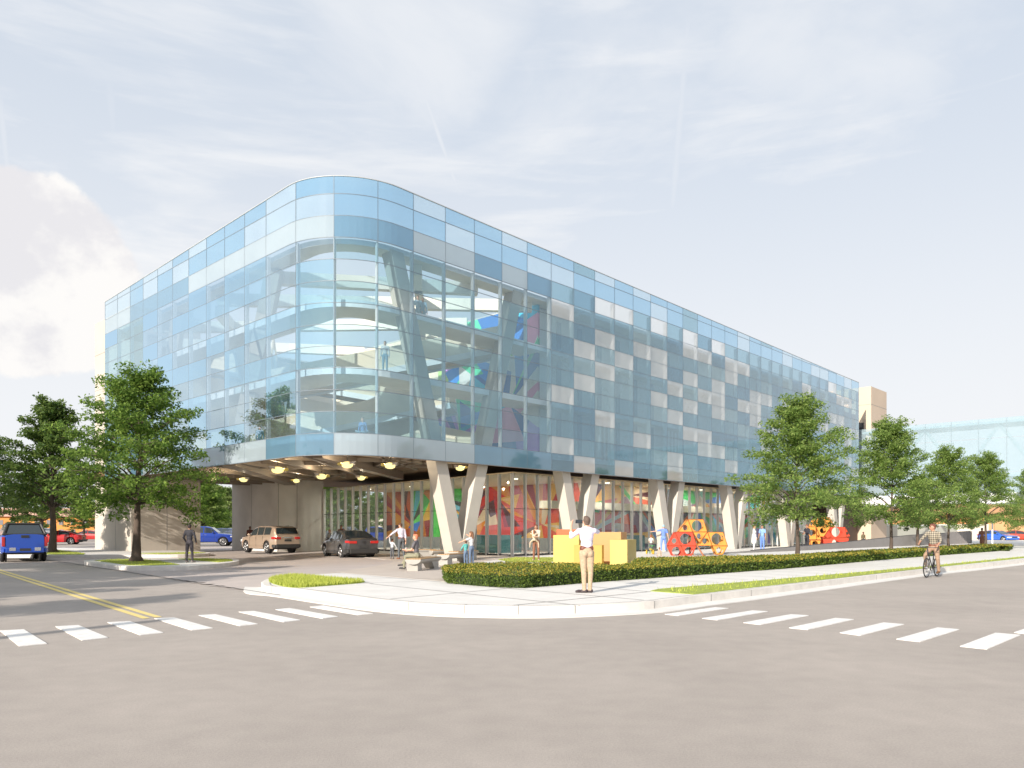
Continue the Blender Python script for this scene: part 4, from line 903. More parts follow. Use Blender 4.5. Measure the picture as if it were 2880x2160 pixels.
# back line matched by direction: parametrise by nearest fraction
B_=resample(hb,nf)
core=MB(); hp=[tuple(p) for p in A_[::8]]+[tuple(p) for p in B_[::-8]]; cen=np.mean(np.array(hp),0)
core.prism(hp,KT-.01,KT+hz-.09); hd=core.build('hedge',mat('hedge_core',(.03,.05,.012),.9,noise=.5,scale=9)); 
tag(hd,'long low hedge with golden top leaves beside the corner sidewalk','hedge')
rg=np.random.default_rng(4)
def hedge_leaves(n_top,n_side,size):
    # fraction weighted to the near end
    u=rg.uniform(0,1,n_top)**1.5; i=(u*(nf-1)).astype(int); w=rg.uniform(-.01,1.01,n_top)[:,None]; P=A_[i]*(1-w)+B_[i]*w+rg.normal(size=(n_top,2))*.03
    und=.03*np.sin(P[:,0]*5.1)*np.cos(P[:,1]*4.3)
    top=np.c_[P,KT+hz-.05+und+rg.uniform(-.05,.05,n_top)]
    # sides: front line, left end, back line
    ring=np.r_[A_[::-1],np.linspace(A_[0],B_[0],30),B_]; seg=np.linalg.norm(np.diff(ring,axis=0),axis=1); dist=np.hypot(ring[:-1,0],ring[:-1,1]); wgt=seg/dist**1.3; wgt/=wgt.sum()
    j=rg.choice(len(seg),n_side,p=wgt); f=rg.uniform(0,1,n_side)[:,None]; S=ring[j]*(1-f)+ring[j+1]*f; zz=rg.uniform(0,1,n_side); S=S+rg.normal(size=(n_side,2))*(.035+.02*zz)[:,None]
    side=np.c_[S,KT+.01+zz*(hz-.04)]
    P=np.r_[top,side]; n=len(P); nr=rg.normal(size=(n,3))+np.array([-.1,-.3,.55]); nr/=np.linalg.norm(nr,axis=1)[:,None]; t=np.cross(nr,rg.normal(size=(n,3))); t/=np.linalg.norm(t,axis=1)[:,None]; b=np.cross(nr,t)
    D=np.hypot(P[:,0],P[:,1]); s_=(size*np.clip(D/24,.8,2.0)*rg.uniform(.6,1.3,n))[:,None]
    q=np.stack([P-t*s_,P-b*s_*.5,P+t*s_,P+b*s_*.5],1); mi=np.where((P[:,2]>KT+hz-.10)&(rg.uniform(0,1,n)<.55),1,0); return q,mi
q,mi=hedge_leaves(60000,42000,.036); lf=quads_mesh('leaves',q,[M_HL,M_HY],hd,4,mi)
# ================================================================ ramp wall
M_RW=mat('ramp_wall',(.27,.255,.25),.7,noise=.06,scale=1); rw=thing('ramp_wall','low grey wall beside the ramp, rising out of the hedge','wall',(0,0,0))
wp=[(2004,1562,44),(2116,1549,47),(2242,1537.5,51),(2400,1523,58),(2560,1506,66.5),(2652,1500.5,72),(2732,1494,77)]
b=MB(); vs=[]
for px,py,Y in wp:
    p=AT(px,Y); z=max(ZP(py,Y),KT+.03); q=p+Vector((-.75,.66,0))*.22
    vs+=[(p.x,p.y,0),(p.x,p.y,z),(q.x,q.y,z),(q.x,q.y,0)]
fs=[]
for i in range(len(wp)-1):
    k=i*4
    for j in range(4): fs.append((k+j,k+(j+1)%4,k+4+(j+1)%4,k+4+j))
fs+=[(0,1,2,3),(24,27,26,25)]; b.add(vs,fs); b.build('wall_face',M_RW,rw)
b=MB(); A=AT(2668,73.1); C=AT(2732,77)
for i in range(17):
    p=A.lerp(C,i/16); p=p-Vector((-.75,.66,0))*.03; b.box((p.x,p.y,.75),(.05,.04,1.3),R(45))
b.build('slats',mat('slat_dark',(.22,.20,.20),.6),rw)
b=MB(); pts=[AT(px,Y,ZP(py,Y)+.02)+Vector((-.75,.66,0))*.11 for px,py,Y in wp[1:]]; b.tube(pts,.03,6); b.build('handrail',M_DARK,rw)
# ================================================================ benches
M_SLAT=mat('bench_slats',(.42,.27,.14),.6,noise=.2,scale=3,stretch=(1,12,1)); M_BC=mat('bench_concrete',(.38,.37,.345),.75,noise=.06,scale=5,bump=.15,bscale=40)
def bench(label,loc,rz,L_=2.4,w=.56,flip=1):
    t=thing('bench',label,'bench',loc,rz,'concrete benches with timber tops')
    b=MB(); prof=[(-w/2,.42)]+[(-w/2*math.cos(PI*k/12),.42-.17*math.sin(PI*k/12)) for k in range(1,12)]+[(w/2,.42)]
    n=len(prof); vs=[(x,y,z) for y in (0,L_) for x,z in prof]; fs=[tuple(range(n)),tuple(range(2*n-1,n-1,-1))]+[(i,i+1,n+i+1,n+i) for i in range(n-1)]+[(n-1,0,n,2*n-1)]; b.add(vs,fs); b.build('seat',M_BC,t)
    for k in range(6): 
        m=MB(); m.bb(-w/2+.02+k*(w-.04)/6+.006,-w/2+.02+(k+1)*(w-.04)/6-.006,.05,L_-.03,.422,.452) ; m.build('slat',M_SLAT,t)
    m=MB(); m.bb(-.26,.14,.12,.55,0,.36); m.build('base',M_BC,t,bevel=.01)
    m=MB(); vs=[(-.14,L_-.55,0),(.2,L_-.55,0),(.2,L_-.1,0),(-.14,L_-.1,0),(-.2,L_-.95,.36),(.2,L_-.95,.36),(.2,L_-.1,.36),(-.2,L_-.1,.36)]
    m.add(vs,[(0,3,2,1),(4,5,6,7),(0,1,5,4),(1,2,6,5),(2,3,7,6),(3,0,4,7)]); m.build('base',M_BC,t,bevel=.01); return t
bench('bench the woman in the grey top sits on',AT(1161,26.2,KT-.02),R(-12),2.4,.58)
bench('empty bench just right of the seated woman, before the V column foot',AT(1246,30.3,KT),R(-22),2.4,.56)
bench('bench hidden mostly behind the V column foot, nearest the two children',AT(1274,34.2,KT),R(-25),2.0,.56)
bench('bench behind the father with the small child',AT(1136,37.5,KT),R(-75),1.6,.5)
bench('bench touching the left edge of the first V column',AT(1212,36.3,KT),R(-60),1.7,.5)
# ================================================================ colour blocks
def block(label,px0,px1,ytop,Y,col,dep,rz=R(-19),skew=0):
    w=(px1-px0)/F*Y/math.cos(rz); z=ZP(ytop,Y); p=AT(px0,Y,KT)
    t=thing('play_block',label,'play block',p,rz,'painted play blocks behind the hedge'); h=z-KT
    m=MB(); m.box((w/2,dep/2,h/2+.015),(w-.012,dep-.012,h-.03)); m.build('body',mat('block_%.2f_%.2f_%.2f'%col,col,.5,noise=.02,scale=2),t,bevel=.006)
    m=MB(); m.box((w/2,dep/2,.015),(w-.06,dep-.06,.03)); m.build('plinth',mat('block_plinth',(.3,.2,.08),.7),t)
cs_=3.686; bx=lambda x:1400+x/cs_; by=lambda y:1250+y/cs_
block('yellow block at the left end of the row',bx(573),bx(835),by(940),29,(.53,.395,.09),.9)
block('low amber block in front, hidden partly by the man with the phone',bx(787),bx(1070),by(1042),28.2,(.53,.29,.05),.35)
block('broad light orange block, tallest in the middle of the row',bx(985),bx(1265),by(908),30,(.53,.27,.095),1.25)
block('pale yellow block at the right end with a golden side',bx(1160),bx(1335),by(990),28.4,(.54,.42,.115),1.95)
block('red orange block standing behind the others',bx(608),bx(850),by(880),31.5,(.53,.10,.022),.7)
# ================================================================ climbing frames of hexagonal modules
def climber(label,org,rz,sc_,mods,px,py,depth=1.0):
    t=thing('climbing_frame',label,'climbing frame',org,rz,'climbing frames with round holes')
    def W2(p): return ((p[0]-px)*sc_,-(p[1]-py)*sc_)
    for k,(col,pl,holes) in enumerate(mods):
        m=MB(); P=[W2(p) for p in pl]; cxx=sum(p[0] for p in P)/len(P); cz=sum(p[1] for p in P)/len(P); P=[(cxx+(p[0]-cxx)*.985,cz+(p[1]-cz)*.985) for p in P]
        ar=sum(P[i][0]*P[(i+1)%len(P)][1]-P[(i+1)%len(P)][0]*P[i][1] for i in range(len(P)))
        if ar<0: P=P[::-1]
        hx,hy,hr=holes; hx,hz_=W2((hx,hy)); hr*=sc_*1.13; N_=40
        outer=[];inner=[]
        # points on the polygon outline seen from the hole centre
        for i in range(N_):
            a=2*PI*i/N_; dx,dz=math.cos(a),math.sin(a); best=1e9
            for j in range(len(P)):
                x1,z1=P[j][0]-hx,P[j][1]-hz_; x2,z2=P[(j+1)%len(P)][0]-hx,P[(j+1)%len(P)][1]-hz_
                den=dx*(z2-z1)-dz*(x2-x1)
                if abs(den)<1e-9: continue
                tt=(x1*(z2-z1)-z1*(x2-x1))/den; uu=(x1*dz-z1*dx)/den
                if tt>0 and -1e-6<=uu<=1+1e-6: best=min(best,tt)
            outer.append((hx+dx*best,hz_+dz*best)); r_=min(hr,best*.93); inner.append((hx+dx*r_,hz_+dz*r_))
        for (y0,y1) in ((0,.06),(depth-.06,depth)):
            vs=[]
            for i in range(N_):
                vs+=[(outer[i][0],y0,outer[i][1]),(inner[i][0],y0,inner[i][1]),(inner[i][0],y1,inner[i][1]),(outer[i][0],y1,outer[i][1])]
            fs=[]
            for i in range(N_):
                a_=i*4; c_=((i+1)%N_)*4; fs+=[(a_,a_+1,c_+1,c_),(a_+1,a_+2,c_+2,c_+1),(a_+2,a_+3,c_+3,c_+2),(a_+3,a_,c_,c_+3)]
            m.add(vs,fs)
        n_=len(P)
        for j in range(n_):                     # side bars joining front and back plates
            p=P[j]; q=P[(j+1)%n_]
            if k%2==0 or j%2==0:
                pc=((p[0]*.93+cxx*.07),(p[1]*.93+cz*.07)); m.tube([(pc[0],.05,pc[1]),(pc[0],depth-.05,pc[1])],.035,6)
        o_pl=[(p[0],-.012,p[1]) for p in P]
        for j in range(n_): m.tube([o_pl[j],o_pl[(j+1)%n_]],.013,4,1)
        m.build('module',[mat('climb_%.2f'%col[1],col,.45,noise=.04,scale=3),mat('climb_edge',(.22,.05,.015),.6)],t)
    return t
RD=(.60,.055,.025); OR=(.64,.27,.045)
mods=[(OR,[(455,703),(552,575),(600,703)],(533,660,28)),(OR,[(552,575),(705,575),(745,703),(600,703)],(650,640,52)),(RD,[(350,842),(425,703),(485,842)],(424,795,27)),
 (RD,[(425,703),(600,703),(640,842),(485,842)],(532,772,50)),(OR,[(600,703),(745,703),(672,825)],(668,745,27)),(OR,[(640,842),(745,703),(790,842)],(727,797,29)),
 (OR,[(745,703),(898,703),(942,842),(790,842)],(842,773,53)),(RD,[(350,842),(485,842),(530,942),(395,942)],(440,898,40)),(RD,[(485,842),(640,842),(590,942),(530,942)],(562,890,34)),
 (OR,[(790,842),(942,842),(895,930),(830,930)],(864,886,30))]
Yc=41.5; cl1=climber('taller climbing frame with red left half and orange right half',AT(1955,Yc,KT),R(-8),Yc/F/3.568,mods,624,942,1.1)
m=MB(); m.tube([(.1,-.02,.55),(.42,-.35,0)],.045,6); m.build('strut',mat('strut_brown',(.30,.10,.04),.5),cl1)
mods2=[(OR,[(1795,700),(1840,603),(1850,700)],(1828,672,14)),(OR,[(1840,603),(1972,603),(1985,700),(1850,700)],(1905,655,42)),(OR,[(1972,603),(2024,700),(1985,700)],(1990,675,12)),
 (OR,[(1770,700),(1840,700),(1850,830),(1775,830)],(1808,760,30)),(OR,[(1840,700),(1985,700),(1925,800),(1880,800)],(1910,738,26)),(OR,[(1850,710),(1895,830),(1850,830)],(1862,795,12)),
 (RD,[(1980,702),(2120,702),(2135,805),(1905,815)],(2045,752,46)),(RD,[(2120,702),(2168,795),(2135,800)],(2140,765,14)),(RD,[(1905,815),(1980,702),(1990,812)],(1958,780,22)),
 (RD,[(1905,820),(2160,805),(2140,900),(1930,900)],(2030,860,30)),(OR,[(1790,835),(1890,835),(1880,900),(1790,900)],(1835,868,24))]
Yc=61; climber('farther climbing frame showing over the ramp wall, orange with a red right end',AT(1780+1960/3.568,Yc,KT),R(-10),Yc/F/3.568,mods2,1960,905,1.0)
# ================================================================ background buildings
ob=thing('orange_building','low orange building with a pink tiled roof behind the parked cars','building',AT(-260,150,0),R(4))
M_OR=mat('orange_render',(.60,.25,.06),.8,noise=.06,scale=.3); M_RF=mat('pink_roof',(.60,.36,.27),.8,noise=.08,scale=.4,stretch=(6,1,1)); M_WP=mat('window_grey',(.18,.17,.18),.3)
Lb=52
b=MB(); b.bb(0,Lb,0,12,0,4.1); b.build('wall',M_OR,ob)
b=MB(); b.add([(-.5,-.6,4.1),(Lb+.5,-.6,4.1),(Lb+.5,12.6,4.1),(-.5,12.6,4.1),(0,5,5.9),(Lb,5,5.9)],[(0,1,5,4),(2,3,4,5),(0,4,3),(1,2,5),(0,3,2,1)]); b.build('roof',M_RF,ob)
for i in range(22):
    for z in (.6,2.45):
        b=MB(); b.bb(1+i*2.3,1.9+i*2.3,-.06,.03,z,z+.95); w_=b.build('window',M_WP,ob)
rb=thing('tan_building','tan block building with a pale band beyond the right parking lot','building',AT(2480,105,0),R(-3))
M_TN=mat('tan_block',(.60,.36,.18),.8,noise=.06,scale=.5); M_TD=mat('tan_dark',(.42,.24,.13),.8,noise=.08,scale=.5); M_BG=mat('beige_wall',(.66,.60,.50),.8,noise=.04,scale=.4)
b=MB(); b.bb(14.2,40,0,14,0,3.7); b.build('wall',M_TN,rb)
b=MB(); b.bb(6,40,-.4,14,3.7,5.0); b.build('parapet',M_TD,rb)
b=MB(); b.bb(-6,14.15,-.2,12,0,2.3); b.build('garden_wall',M_BG,rb)
b=MB(); b.bb(6,14.15,.8,12,2.3,3.7); b.build('wall',mat('orange_brown',(.62,.30,.13),.8),rb)
for i in range(8):
    b=MB(); b.bb(15+i*3,15.06+i*3,-.04,.0,0,3.6); b.build('pilaster',M_TD,rb)
pw=thing('pale_wall','long pale wall behind the ramp at the right','wall',AT(2495,90,0),R(-12)); b=MB(); b.bb(0,7.5,0,.25,0,2.0); b.build('wall_face',M_BG,pw); b=MB(); b.bb(0,7.5,-.03,.28,2.0,2.08); b.build('coping',M_WHITE,pw)
far=thing('house','tan house with brown roof seen through the lobby glass','house',AT(1040,150,0),R(10)); b=MB(); b.bb(0,9,0,8,0,5); b.build('wall',M_BG,far); b=MB(); b.add([(-.4,-.4,5),(9.4,-.4,5),(9.4,8.4,5),(-.4,8.4,5),(0,4,7),(9,4,7)],[(0,1,5,4),(2,3,4,5),(0,4,3),(1,2,5),(0,3,2,1)]); b.build('roof',M_TD,far)
sp=thing('sign_post','slim white post between the blue cars at the right','post',AT(2791,72,0)); b=MB(); b.tube([(0,0,0),(0,0,2.6)],.07,8); b.build('pole',M_WHITE,sp); b=MB(); b.box((0,-.05,2.45),(.3,.03,.42)); b.build('sign_plate',mat('sign_blue',(.05,.10,.5),.4),sp)
lotk=MB(); a=AT(2700,63,0); c=AT(3000,60,0); strip(lotk,a,c,1.0,.05); struct(lotk.build('path',M_WALK))
# ================================================================ vehicles
def interp(tab,x):
    if x<=tab[0][0]: return tab[0][1]
    for (a,b),(c,d) in zip(tab,tab[1:]):
        if x<=c: return b+(d-b)*(x-a)/(c-a)
    return tab[-1][1]
M_GLS=mat('car_glass',(.02,.03,.035),.06,spec=.9,coat=.6); M_TYRE=mat('tyre',(.018,.018,.02),.85); M_RIM=mat('alloy_rim',(.55,.55,.56),.3,metal=.9); M_TRIM=mat('black_trim',(.03,.03,.03),.55)
M_TL=mat('tail_light',(.45,.02,.02),.2,coat=.5); M_HL=mat('head_light',(.75,.78,.8),.12,coat=.8); M_CHR=mat('chrome',(.7,.7,.72),.15,metal=1); M_PLT=mat('number_plate',(.04,.04,.04),.5)
SPEC={
 'suv':dict(L=4.85,W=1.94,wb=2.92,fo=.92,wr=.385,zb=.30,belt=[(0,.86),(.25,.98),(1.25,1.06),(4.0,1.13),(4.7,1.14),(4.85,1.1)],roof=[(1.22,1.08),(1.95,1.60),(2.5,1.73),(4.1,1.71),(4.55,1.62),(4.78,1.16)],gx=(1.22,4.78),rw=.76),
 'sedan':dict(L=4.77,W=1.83,wb=2.80,fo=.9,wr=.345,zb=.24,belt=[(0,.62),(.2,.74),(1.3,.92),(3.7,1.0),(4.6,1.03),(4.77,.94)],roof=[(1.25,.94),(2.1,1.36),(2.7,1.46),(3.2,1.43),(4.3,1.05)],gx=(1.25,4.3),rw=.74),
 'coupe':dict(L=5.0,W=1.9,wb=3.05,fo=.93,wr=.37,zb=.26,belt=[(0,.66),(.2,.80),(1.5,.95),(3.8,1.02),(4.8,1.08),(5.0,1.0)],roof=[(1.5,.97),(2.3,1.38),(2.9,1.48),(3.5,1.43),(4.55,1.07)],gx=(1.5,4.55),rw=.74),
 'pickup':dict(L=5.6,W=2.0,wb=3.55,fo=.98,wr=.42,zb=.42,belt=[(0,.98),(.25,1.10),(1.45,1.2),(5.6,1.24)],roof=[(1.45,1.22),(2.15,1.78),(2.6,1.88),(3.7,1.86),(4.0,1.26)],gx=(1.45,4.0),rw=.78),
 'capped':dict(L=5.6,W=2.0,wb=3.55,fo=.98,wr=.42,zb=.42,belt=[(0,.98),(.25,1.10),(1.45,1.2),(5.6,1.33)],roof=[(1.45,1.22),(2.15,1.78),(2.6,1.90),(5.1,1.88),(5.56,1.26)],gx=(1.45,5.56),rw=.70),
}
def car(label,kind,loc,head,col,group=None,cat='car',name='parked_car',detail=True,metal=.35,rims=True):
    """local: x runs from the nose (0) to the tail (L); the thing's origin is the middle on the ground; head = world direction of the nose"""
    S=SPEC[kind]; L_=S['L']; W2=S['W']/2; wx=(S['fo'],S['fo']+S['wb']); wr=S['wr']; rz=math.atan2(-head[1],-head[0])
    t=thing(name,label,cat,loc,rz,group)
    pm=mat('paint_%.2f_%.2f_%.2f'%tuple(col),col,.28,metal=metal,coat=.9)
    cx0=L_/2
    # body shell: stations along the length, six points from sill to centre line
    xs=sorted(set([round(i*L_/44,3) for i in range(45)]+[round(w+o*wr*1.18,3) for w in wx for o in (-1,-.96,-.8,-.5,0,.5,.8,.96,1)]))
    def hw(x):
        e=min(x,L_-x); 
        return W2*(.80+.20*min(1,(e/.55))**.55) if e<.55 else W2
    def zb(x):
        z=S['zb']+(.06 if x<.3 or x>L_-.3 else 0)
        for w in wx:
            d=abs(x-w); ra=wr*1.17
            if d<ra: z=max(z,wr+math.sqrt(max(0,ra*ra-d*d))*.98)
        return z
    rows=[]
    for x in xs:
        w=hw(x); b_=interp(S['belt'],x); lo=zb(x); lo=min(lo,b_-.07); mid=lo+(b_-lo)*.55; sh=b_-.05
        crown=b_+ (.035 if kind not in('pickup',) or x<1.6 else -.0)
        rows.append([(x,w*.965,lo),(x,w*.995,lo+(mid-lo)*.5),(x,w,mid),(x,w*.985,sh-.03),(x,w*.95,b_-.005),(x,w*.6,crown),(x,0,crown+.01)])
    b=MB(); n=7
    for sg in (1,-1):
        o=len(b.v)
        for r in rows:
            for p in r: b.v.append((p[0]-cx0,sg*p[1],p[2]))
        for i in range(len(rows)-1):
            for j in range(n-1):
                q=(o+i*n+j,o+i*n+j+1,o+(i+1)*n+j+1,o+(i+1)*n+j); b.f.append(q if sg>0 else q[::-1]); b.m.append(0)
        for i,fl in ((0,1),(len(rows)-1,-1)):
            for j in range(n-1):
                p1=rows[i][j]; p2=rows[i][j+1]; vs=[(p1[0]-cx0,sg*p1[1],p1[2]),(p2[0]-cx0,sg*p2[1],p2[2]),(p2[0]-cx0,0,p2[2]),(p1[0]-cx0,0,p1[2])]; b.add(vs,[(0,1,2,3)],0)
    # weld the two halves
    me_o=b.build('body',pm,t,True); bm=bmesh.new(); bm.from_mesh(me_o.data); bmesh.ops.remove_doubles(bm,verts=bm.verts,dist=.003); bmesh.ops.recalc_face_normals(bm,faces=bm.faces); bm.to_mesh(me_o.data); bm.free()
    es=me_o.modifiers.new('edges','EDGE_SPLIT'); es.split_angle=R(38)
    ub=MB(); ub.bb(.35-cx0,L_-.35-cx0,-W2*.80,W2*.80,S['zb']-.04,S['zb']+.35); ub.build('underbody',M_TRIM,t)
    # cabin
    g0,g1=S['gx']; rw=S['rw']; gs=[g0+(g1-g0)*i/28 for i in range(29)]; cab=MB()
    def cz(x): return interp(S['roof'],x)
    def base(x): return interp(S['belt'],x)-.01
    zr=max(p[1] for p in S['roof']); pts=[]
    for x in gs:
        zt=max(cz(x),base(x)+.005); f=(zt-base(x))/(zr-base(x)); wb_=min(hw(x)*.93,W2*.93); wt=wb_-(wb_-W2*rw)*min(1,f); pts.append((x,wb_,base(x),wt,zt))
    for sg in (1,-1):
        o=len(cab.v)
        for x,wb_,zb_,wt,zt in pts:
            cab.v+=[(x-cx0,sg*wb_,zb_),(x-cx0,sg*wt,zt-.035*(zt>zb_+.08)),(x-cx0,sg*wt*.9,zt),(x-cx0,0,zt+.012)]
        for i in range(len(pts)-1):
            for j in range(3):
                q=(o+i*4+j,o+i*4+j+1,o+(i+1)*4+j+1,o+(i+1)*4+j); cab.f.append(q if sg>0 else q[::-1]); cab.m.append(0)
    cab.build('cabin',M_TRIM if kind=='capped' else pm,t,True)
    # side glass, windscreen, rear window: set proud of the cabin
    def side(x): 
        i=min(range(len(gs)),key=lambda k:abs(gs[k]-x)); return pts[i]
    def sidewin(x0,x1,nm='side_window'):
        for sg in (1,-1):
            m=MB(); top=[];bot=[]
            for k in range(9):
                x=x0+(x1-x0)*k/8; _,wb_,zb_,wt,zt=side(x); zt=cz(x); 
                f0=.09;f1=.86 if kind!='pickup' else .87
                bot.append((x-cx0,sg*(wb_+(wt-wb_)*f0+.012),zb_+(zt-zb_)*f0)); top.append((x-cx0,sg*(wb_+(wt-wb_)*f1+.012),zb_+(zt-zb_)*f1))
            vs=bot+top; m.add(vs,[(k,k+1,k+10,k+9) for k in range(8)]); w=m.build(nm,M_GLS,t)
            s_=w.modifiers.new('t','SOLIDIFY'); s_.thickness=.012
    r0=S['roof']; xa,xb=r0[1][0],r0[-2][0]
    if kind=='suv': wins=[(1.62,2.42),(2.52,3.32),(3.42,4.25)]
    elif kind in('pickup',): wins=[(1.8,2.7),(2.8,3.62)]
    elif kind=='capped': wins=[(1.8,2.7),(2.8,3.6),(3.75,5.2)]
    else: wins=[(r0[0][0]+.38,2.72),(2.8,3.85)]
    for a,c in wins: sidewin(a,c)
    def endglass(x0,x1,nm,fw=.86):
        m=MB(); vs=[]
        for x in (x0,x1):
            _,wb_,zb_,wt,zt=side(x); z=cz(x); f=(z-base(x))/(zr-base(x)); w=(W2*.93-(W2*.93-W2*rw)*f)*fw; vs+=[(x-cx0,-w,z),(x-cx0,w,z)]
        dx=vs[2][0]-vs[0][0]; dz=vs[2][2]-vs[0][2]; l=math.hypot(dx,dz); nx,nz=-dz/l*.02,dx/l*.02
        if nz<0: nx,nz=-nx,-nz
        vs=[(x+nx,y,z+nz) for x,y,z in vs]; vs2=[(x+nx*.6,y,z+nz*.6) for x,y,z in vs]
        m.add(vs+vs2,[(0,1,3,2),(4,6,7,5),(0,2,6,4),(1,5,7,3),(0,4,5,1),(2,3,7,6)]); m.build(nm,M_GLS,t)
    endglass(r0[0][0]+.08,r0[1][0]-.02,'windscreen',.9)
    if kind=='pickup': endglass(3.72,3.97,'rear_window',.84)
    elif kind=='capped': endglass(5.16,5.50,'rear_window',.82)
    elif kind=='suv': endglass(4.57,4.75,'rear_window',.84)
    else: endglass(r0[-2][0]+.12,r0[-1][0]-.1,'rear_window',.86)
    if kind=='capped':
        m=MB()
        for sg in(1,-1): m.tube([(5.52-cx0,sg*.88,1.34),(5.14-cx0,sg*.70,1.85)],.06,6)
        m.tube([(5.12-cx0,-.7,1.88),(5.12-cx0,.7,1.88)],.055,6); m.tube([(5.54-cx0,-.9,1.36),(5.54-cx0,.9,1.36)],.055,6)
        m.bb(2.7-cx0,5.1-cx0,-.68,.68,1.9,1.925); m.build('cap_frame',M_TRIM,t)
    # wheels
    for k,w in enumerate(wx):
        for sg in (1,-1):
            y=sg*(W2-.125); m=MB(); m.torus((w-cx0,y,wr),(0,1,0),wr-.085,.10,30,10); m.tube([(w-cx0,y-.1,wr),(w-cx0,y+.1,wr)],wr-.07,30); wh=m.build('wheel',M_TYRE,t,True)
            e=wh.modifiers.new('e','EDGE_SPLIT'); e.split_angle=R(45)
            m=MB(); ro=wr*.66; yo=y+sg*.108; m.torus((w-cx0,yo-sg*.01,wr),(0,1,0),ro,.018,28,6)
            for q in range(5):
                a=q*2*PI/5+.3
                for da in (-.13,.13): m.tube([(w-cx0+math.cos(a)*.06,yo-sg*.012,wr+math.sin(a)*.06),(w-cx0+math.cos(a+da)*ro,yo-sg*.005,wr+math.sin(a+da)*ro)],.02,4)
            m.tube([(w-cx0,yo-sg*.03,wr),(w-cx0,yo+sg*.005,wr)],.075,14); m.build('rim',M_RIM,wh,True)
        m=MB()
        for sg in(1,-1):
            m.tube([(w-cx0,sg*(W2-.3),wr+.03),(w-cx0,sg*(W2-.235),wr+.03)],wr*1.14,24)
        m.build('wheel_well',M_TRIM,t)
    # bumpers, lights, plate, mirrors, handles, shut lines
    bz=interp(S['belt'],L_-.1); tr=L_-cx0
    yb_=hw(L_-.05)
    m=MB(); m.box((tr+.02,0,S['zb']+.16),(.12,W2*1.62,.24)); 
    for sg in(1,-1): m.box((tr-.13,sg*W2*.90,S['zb']+.16),(.3,.1,.2),sg*R(-22))
    m.build('rear_bumper',M_CHR if kind=='pickup' else (pm if kind in('capped',) else M_TRIM),t,bevel=.04)
    m=MB(); m.box((-cx0-.01,0,S['zb']+.15),(.12,W2*1.6,.26)); m.build('front_bumper',pm if kind!='suv' else M_TRIM,t,bevel=.04)
    m=MB(); m.box((-cx0+.0,0,(S['zb']+interp(S['belt'],0))/2+.12),(.05,W2*1.0,.2)); m.build('grille',M_TRIM,t,bevel=.01)
    lz=bz-(.17 if kind in('suv','pickup','capped') else .12); lw=.34
    for sg in(1,-1):
        if kind in('pickup','capped'): m=MB(); m.box((tr-.06,sg*W2*.885,bz-.32),(.16,.13,.46))
        elif kind=='suv': m=MB(); m.box((tr-.015,sg*W2*.66,lz),(.10,.34,.15)); m.box((tr-.17,sg*W2*.905,lz+.01),(.30,.07,.14),sg*R(-24))
        else: m=MB(); m.box((tr+.0,sg*W2*.62,lz-.02),(.06,.42,.13)); m.box((tr-.14,sg*W2*.89,lz+.0),(.28,.06,.12),sg*R(-26))
        m.build('tail_light',M_TL,t,bevel=.015)
        zf=interp(S['belt'],.1)-.13; m=MB(); m.box((-cx0+.05,sg*W2*.70,zf),(.14,.34,.15)); m.box((-cx0+.2,sg*W2*.90,zf+.02),(.28,.06,.12),sg*R(26)); m.build('headlight',M_HL,t,bevel=.015)
    pz=S['zb']+.52 if kind in('suv',) else (S['zb']+.2 if kind in('capped','pickup') else bz-.36)
    m=MB(); m.box((tr+(.085 if kind in('capped','pickup') else .025),0,pz),(.02,.46,.13)); m.build('licence_plate',M_PLT,t)
    if kind=='capped':
        m=MB(); 
        for sg in (1,-1): m.box((tr+.083,sg*.52,pz+.02),(.02,.26,.16))
        m.build('bumper_plate',M_CHR,t)
        m=MB(); m.box((tr+.012,0,bz-.07),(.03,.34,.13)); m.build('tailgate_handle',M_TRIM,t,bevel=.01)
    mx0=r0[0][0]+.42
    for sg in(1,-1):
        m=MB(); m.ell((mx0-cx0,sg*(W2+.06),base(mx0)+.1),(.07,.12,.085),12,8); m.build('side_mirror',pm,t,True)
        m=MB()
        for a,c in wins[:2]: 
            m.box((c-.12-cx0,sg*(W2*.992),interp(S['belt'],c)-.14),(.2,.03,.03))
        m.build('door_handle',pm if metal>.5 else M_CHR,t)
        m=MB()
        for xx in [wins[0][0]-.05,wins[0][1]+.04,wins[1][1]+.06]:
            zl=max(zb(xx)+.1,S['zb']+.12); zt=interp(S['belt'],xx)-.04
            m.box((xx-cx0,sg*(W2*.997),(zl+zt)/2),(.012,.012,zt-zl))
        m.build('door_seam',M_TRIM,t)
    if kind in('suv','sedan','coupe'):
        m=MB(); 
        for sg in (1,-1): m.tube([(wins[0][0]+.55-cx0,sg*(W2*rw-.03),cz(wins[0][0]+.6)+.0),((wins[-1][0]+.2)-cx0,sg*(W2*rw-.03),cz(wins[-1][0]+.2)+.02)],.018,6)
        m.build('roof_rail',M_CHR if kind=='suv' else M_TRIM,t)
        if kind=='sedan':
            m=MB(); m.tube([(tr+.03,0,bz-.12),(tr+.045,0,bz-.12)],.065,18); m.build('badge',M_TRIM,t)
        if kind=='suv':
            m=MB(); m.box((tr+.035,0,bz-.13),(.03,.62,.05)); m.build('badge_bar',M_CHR,t)
    return t
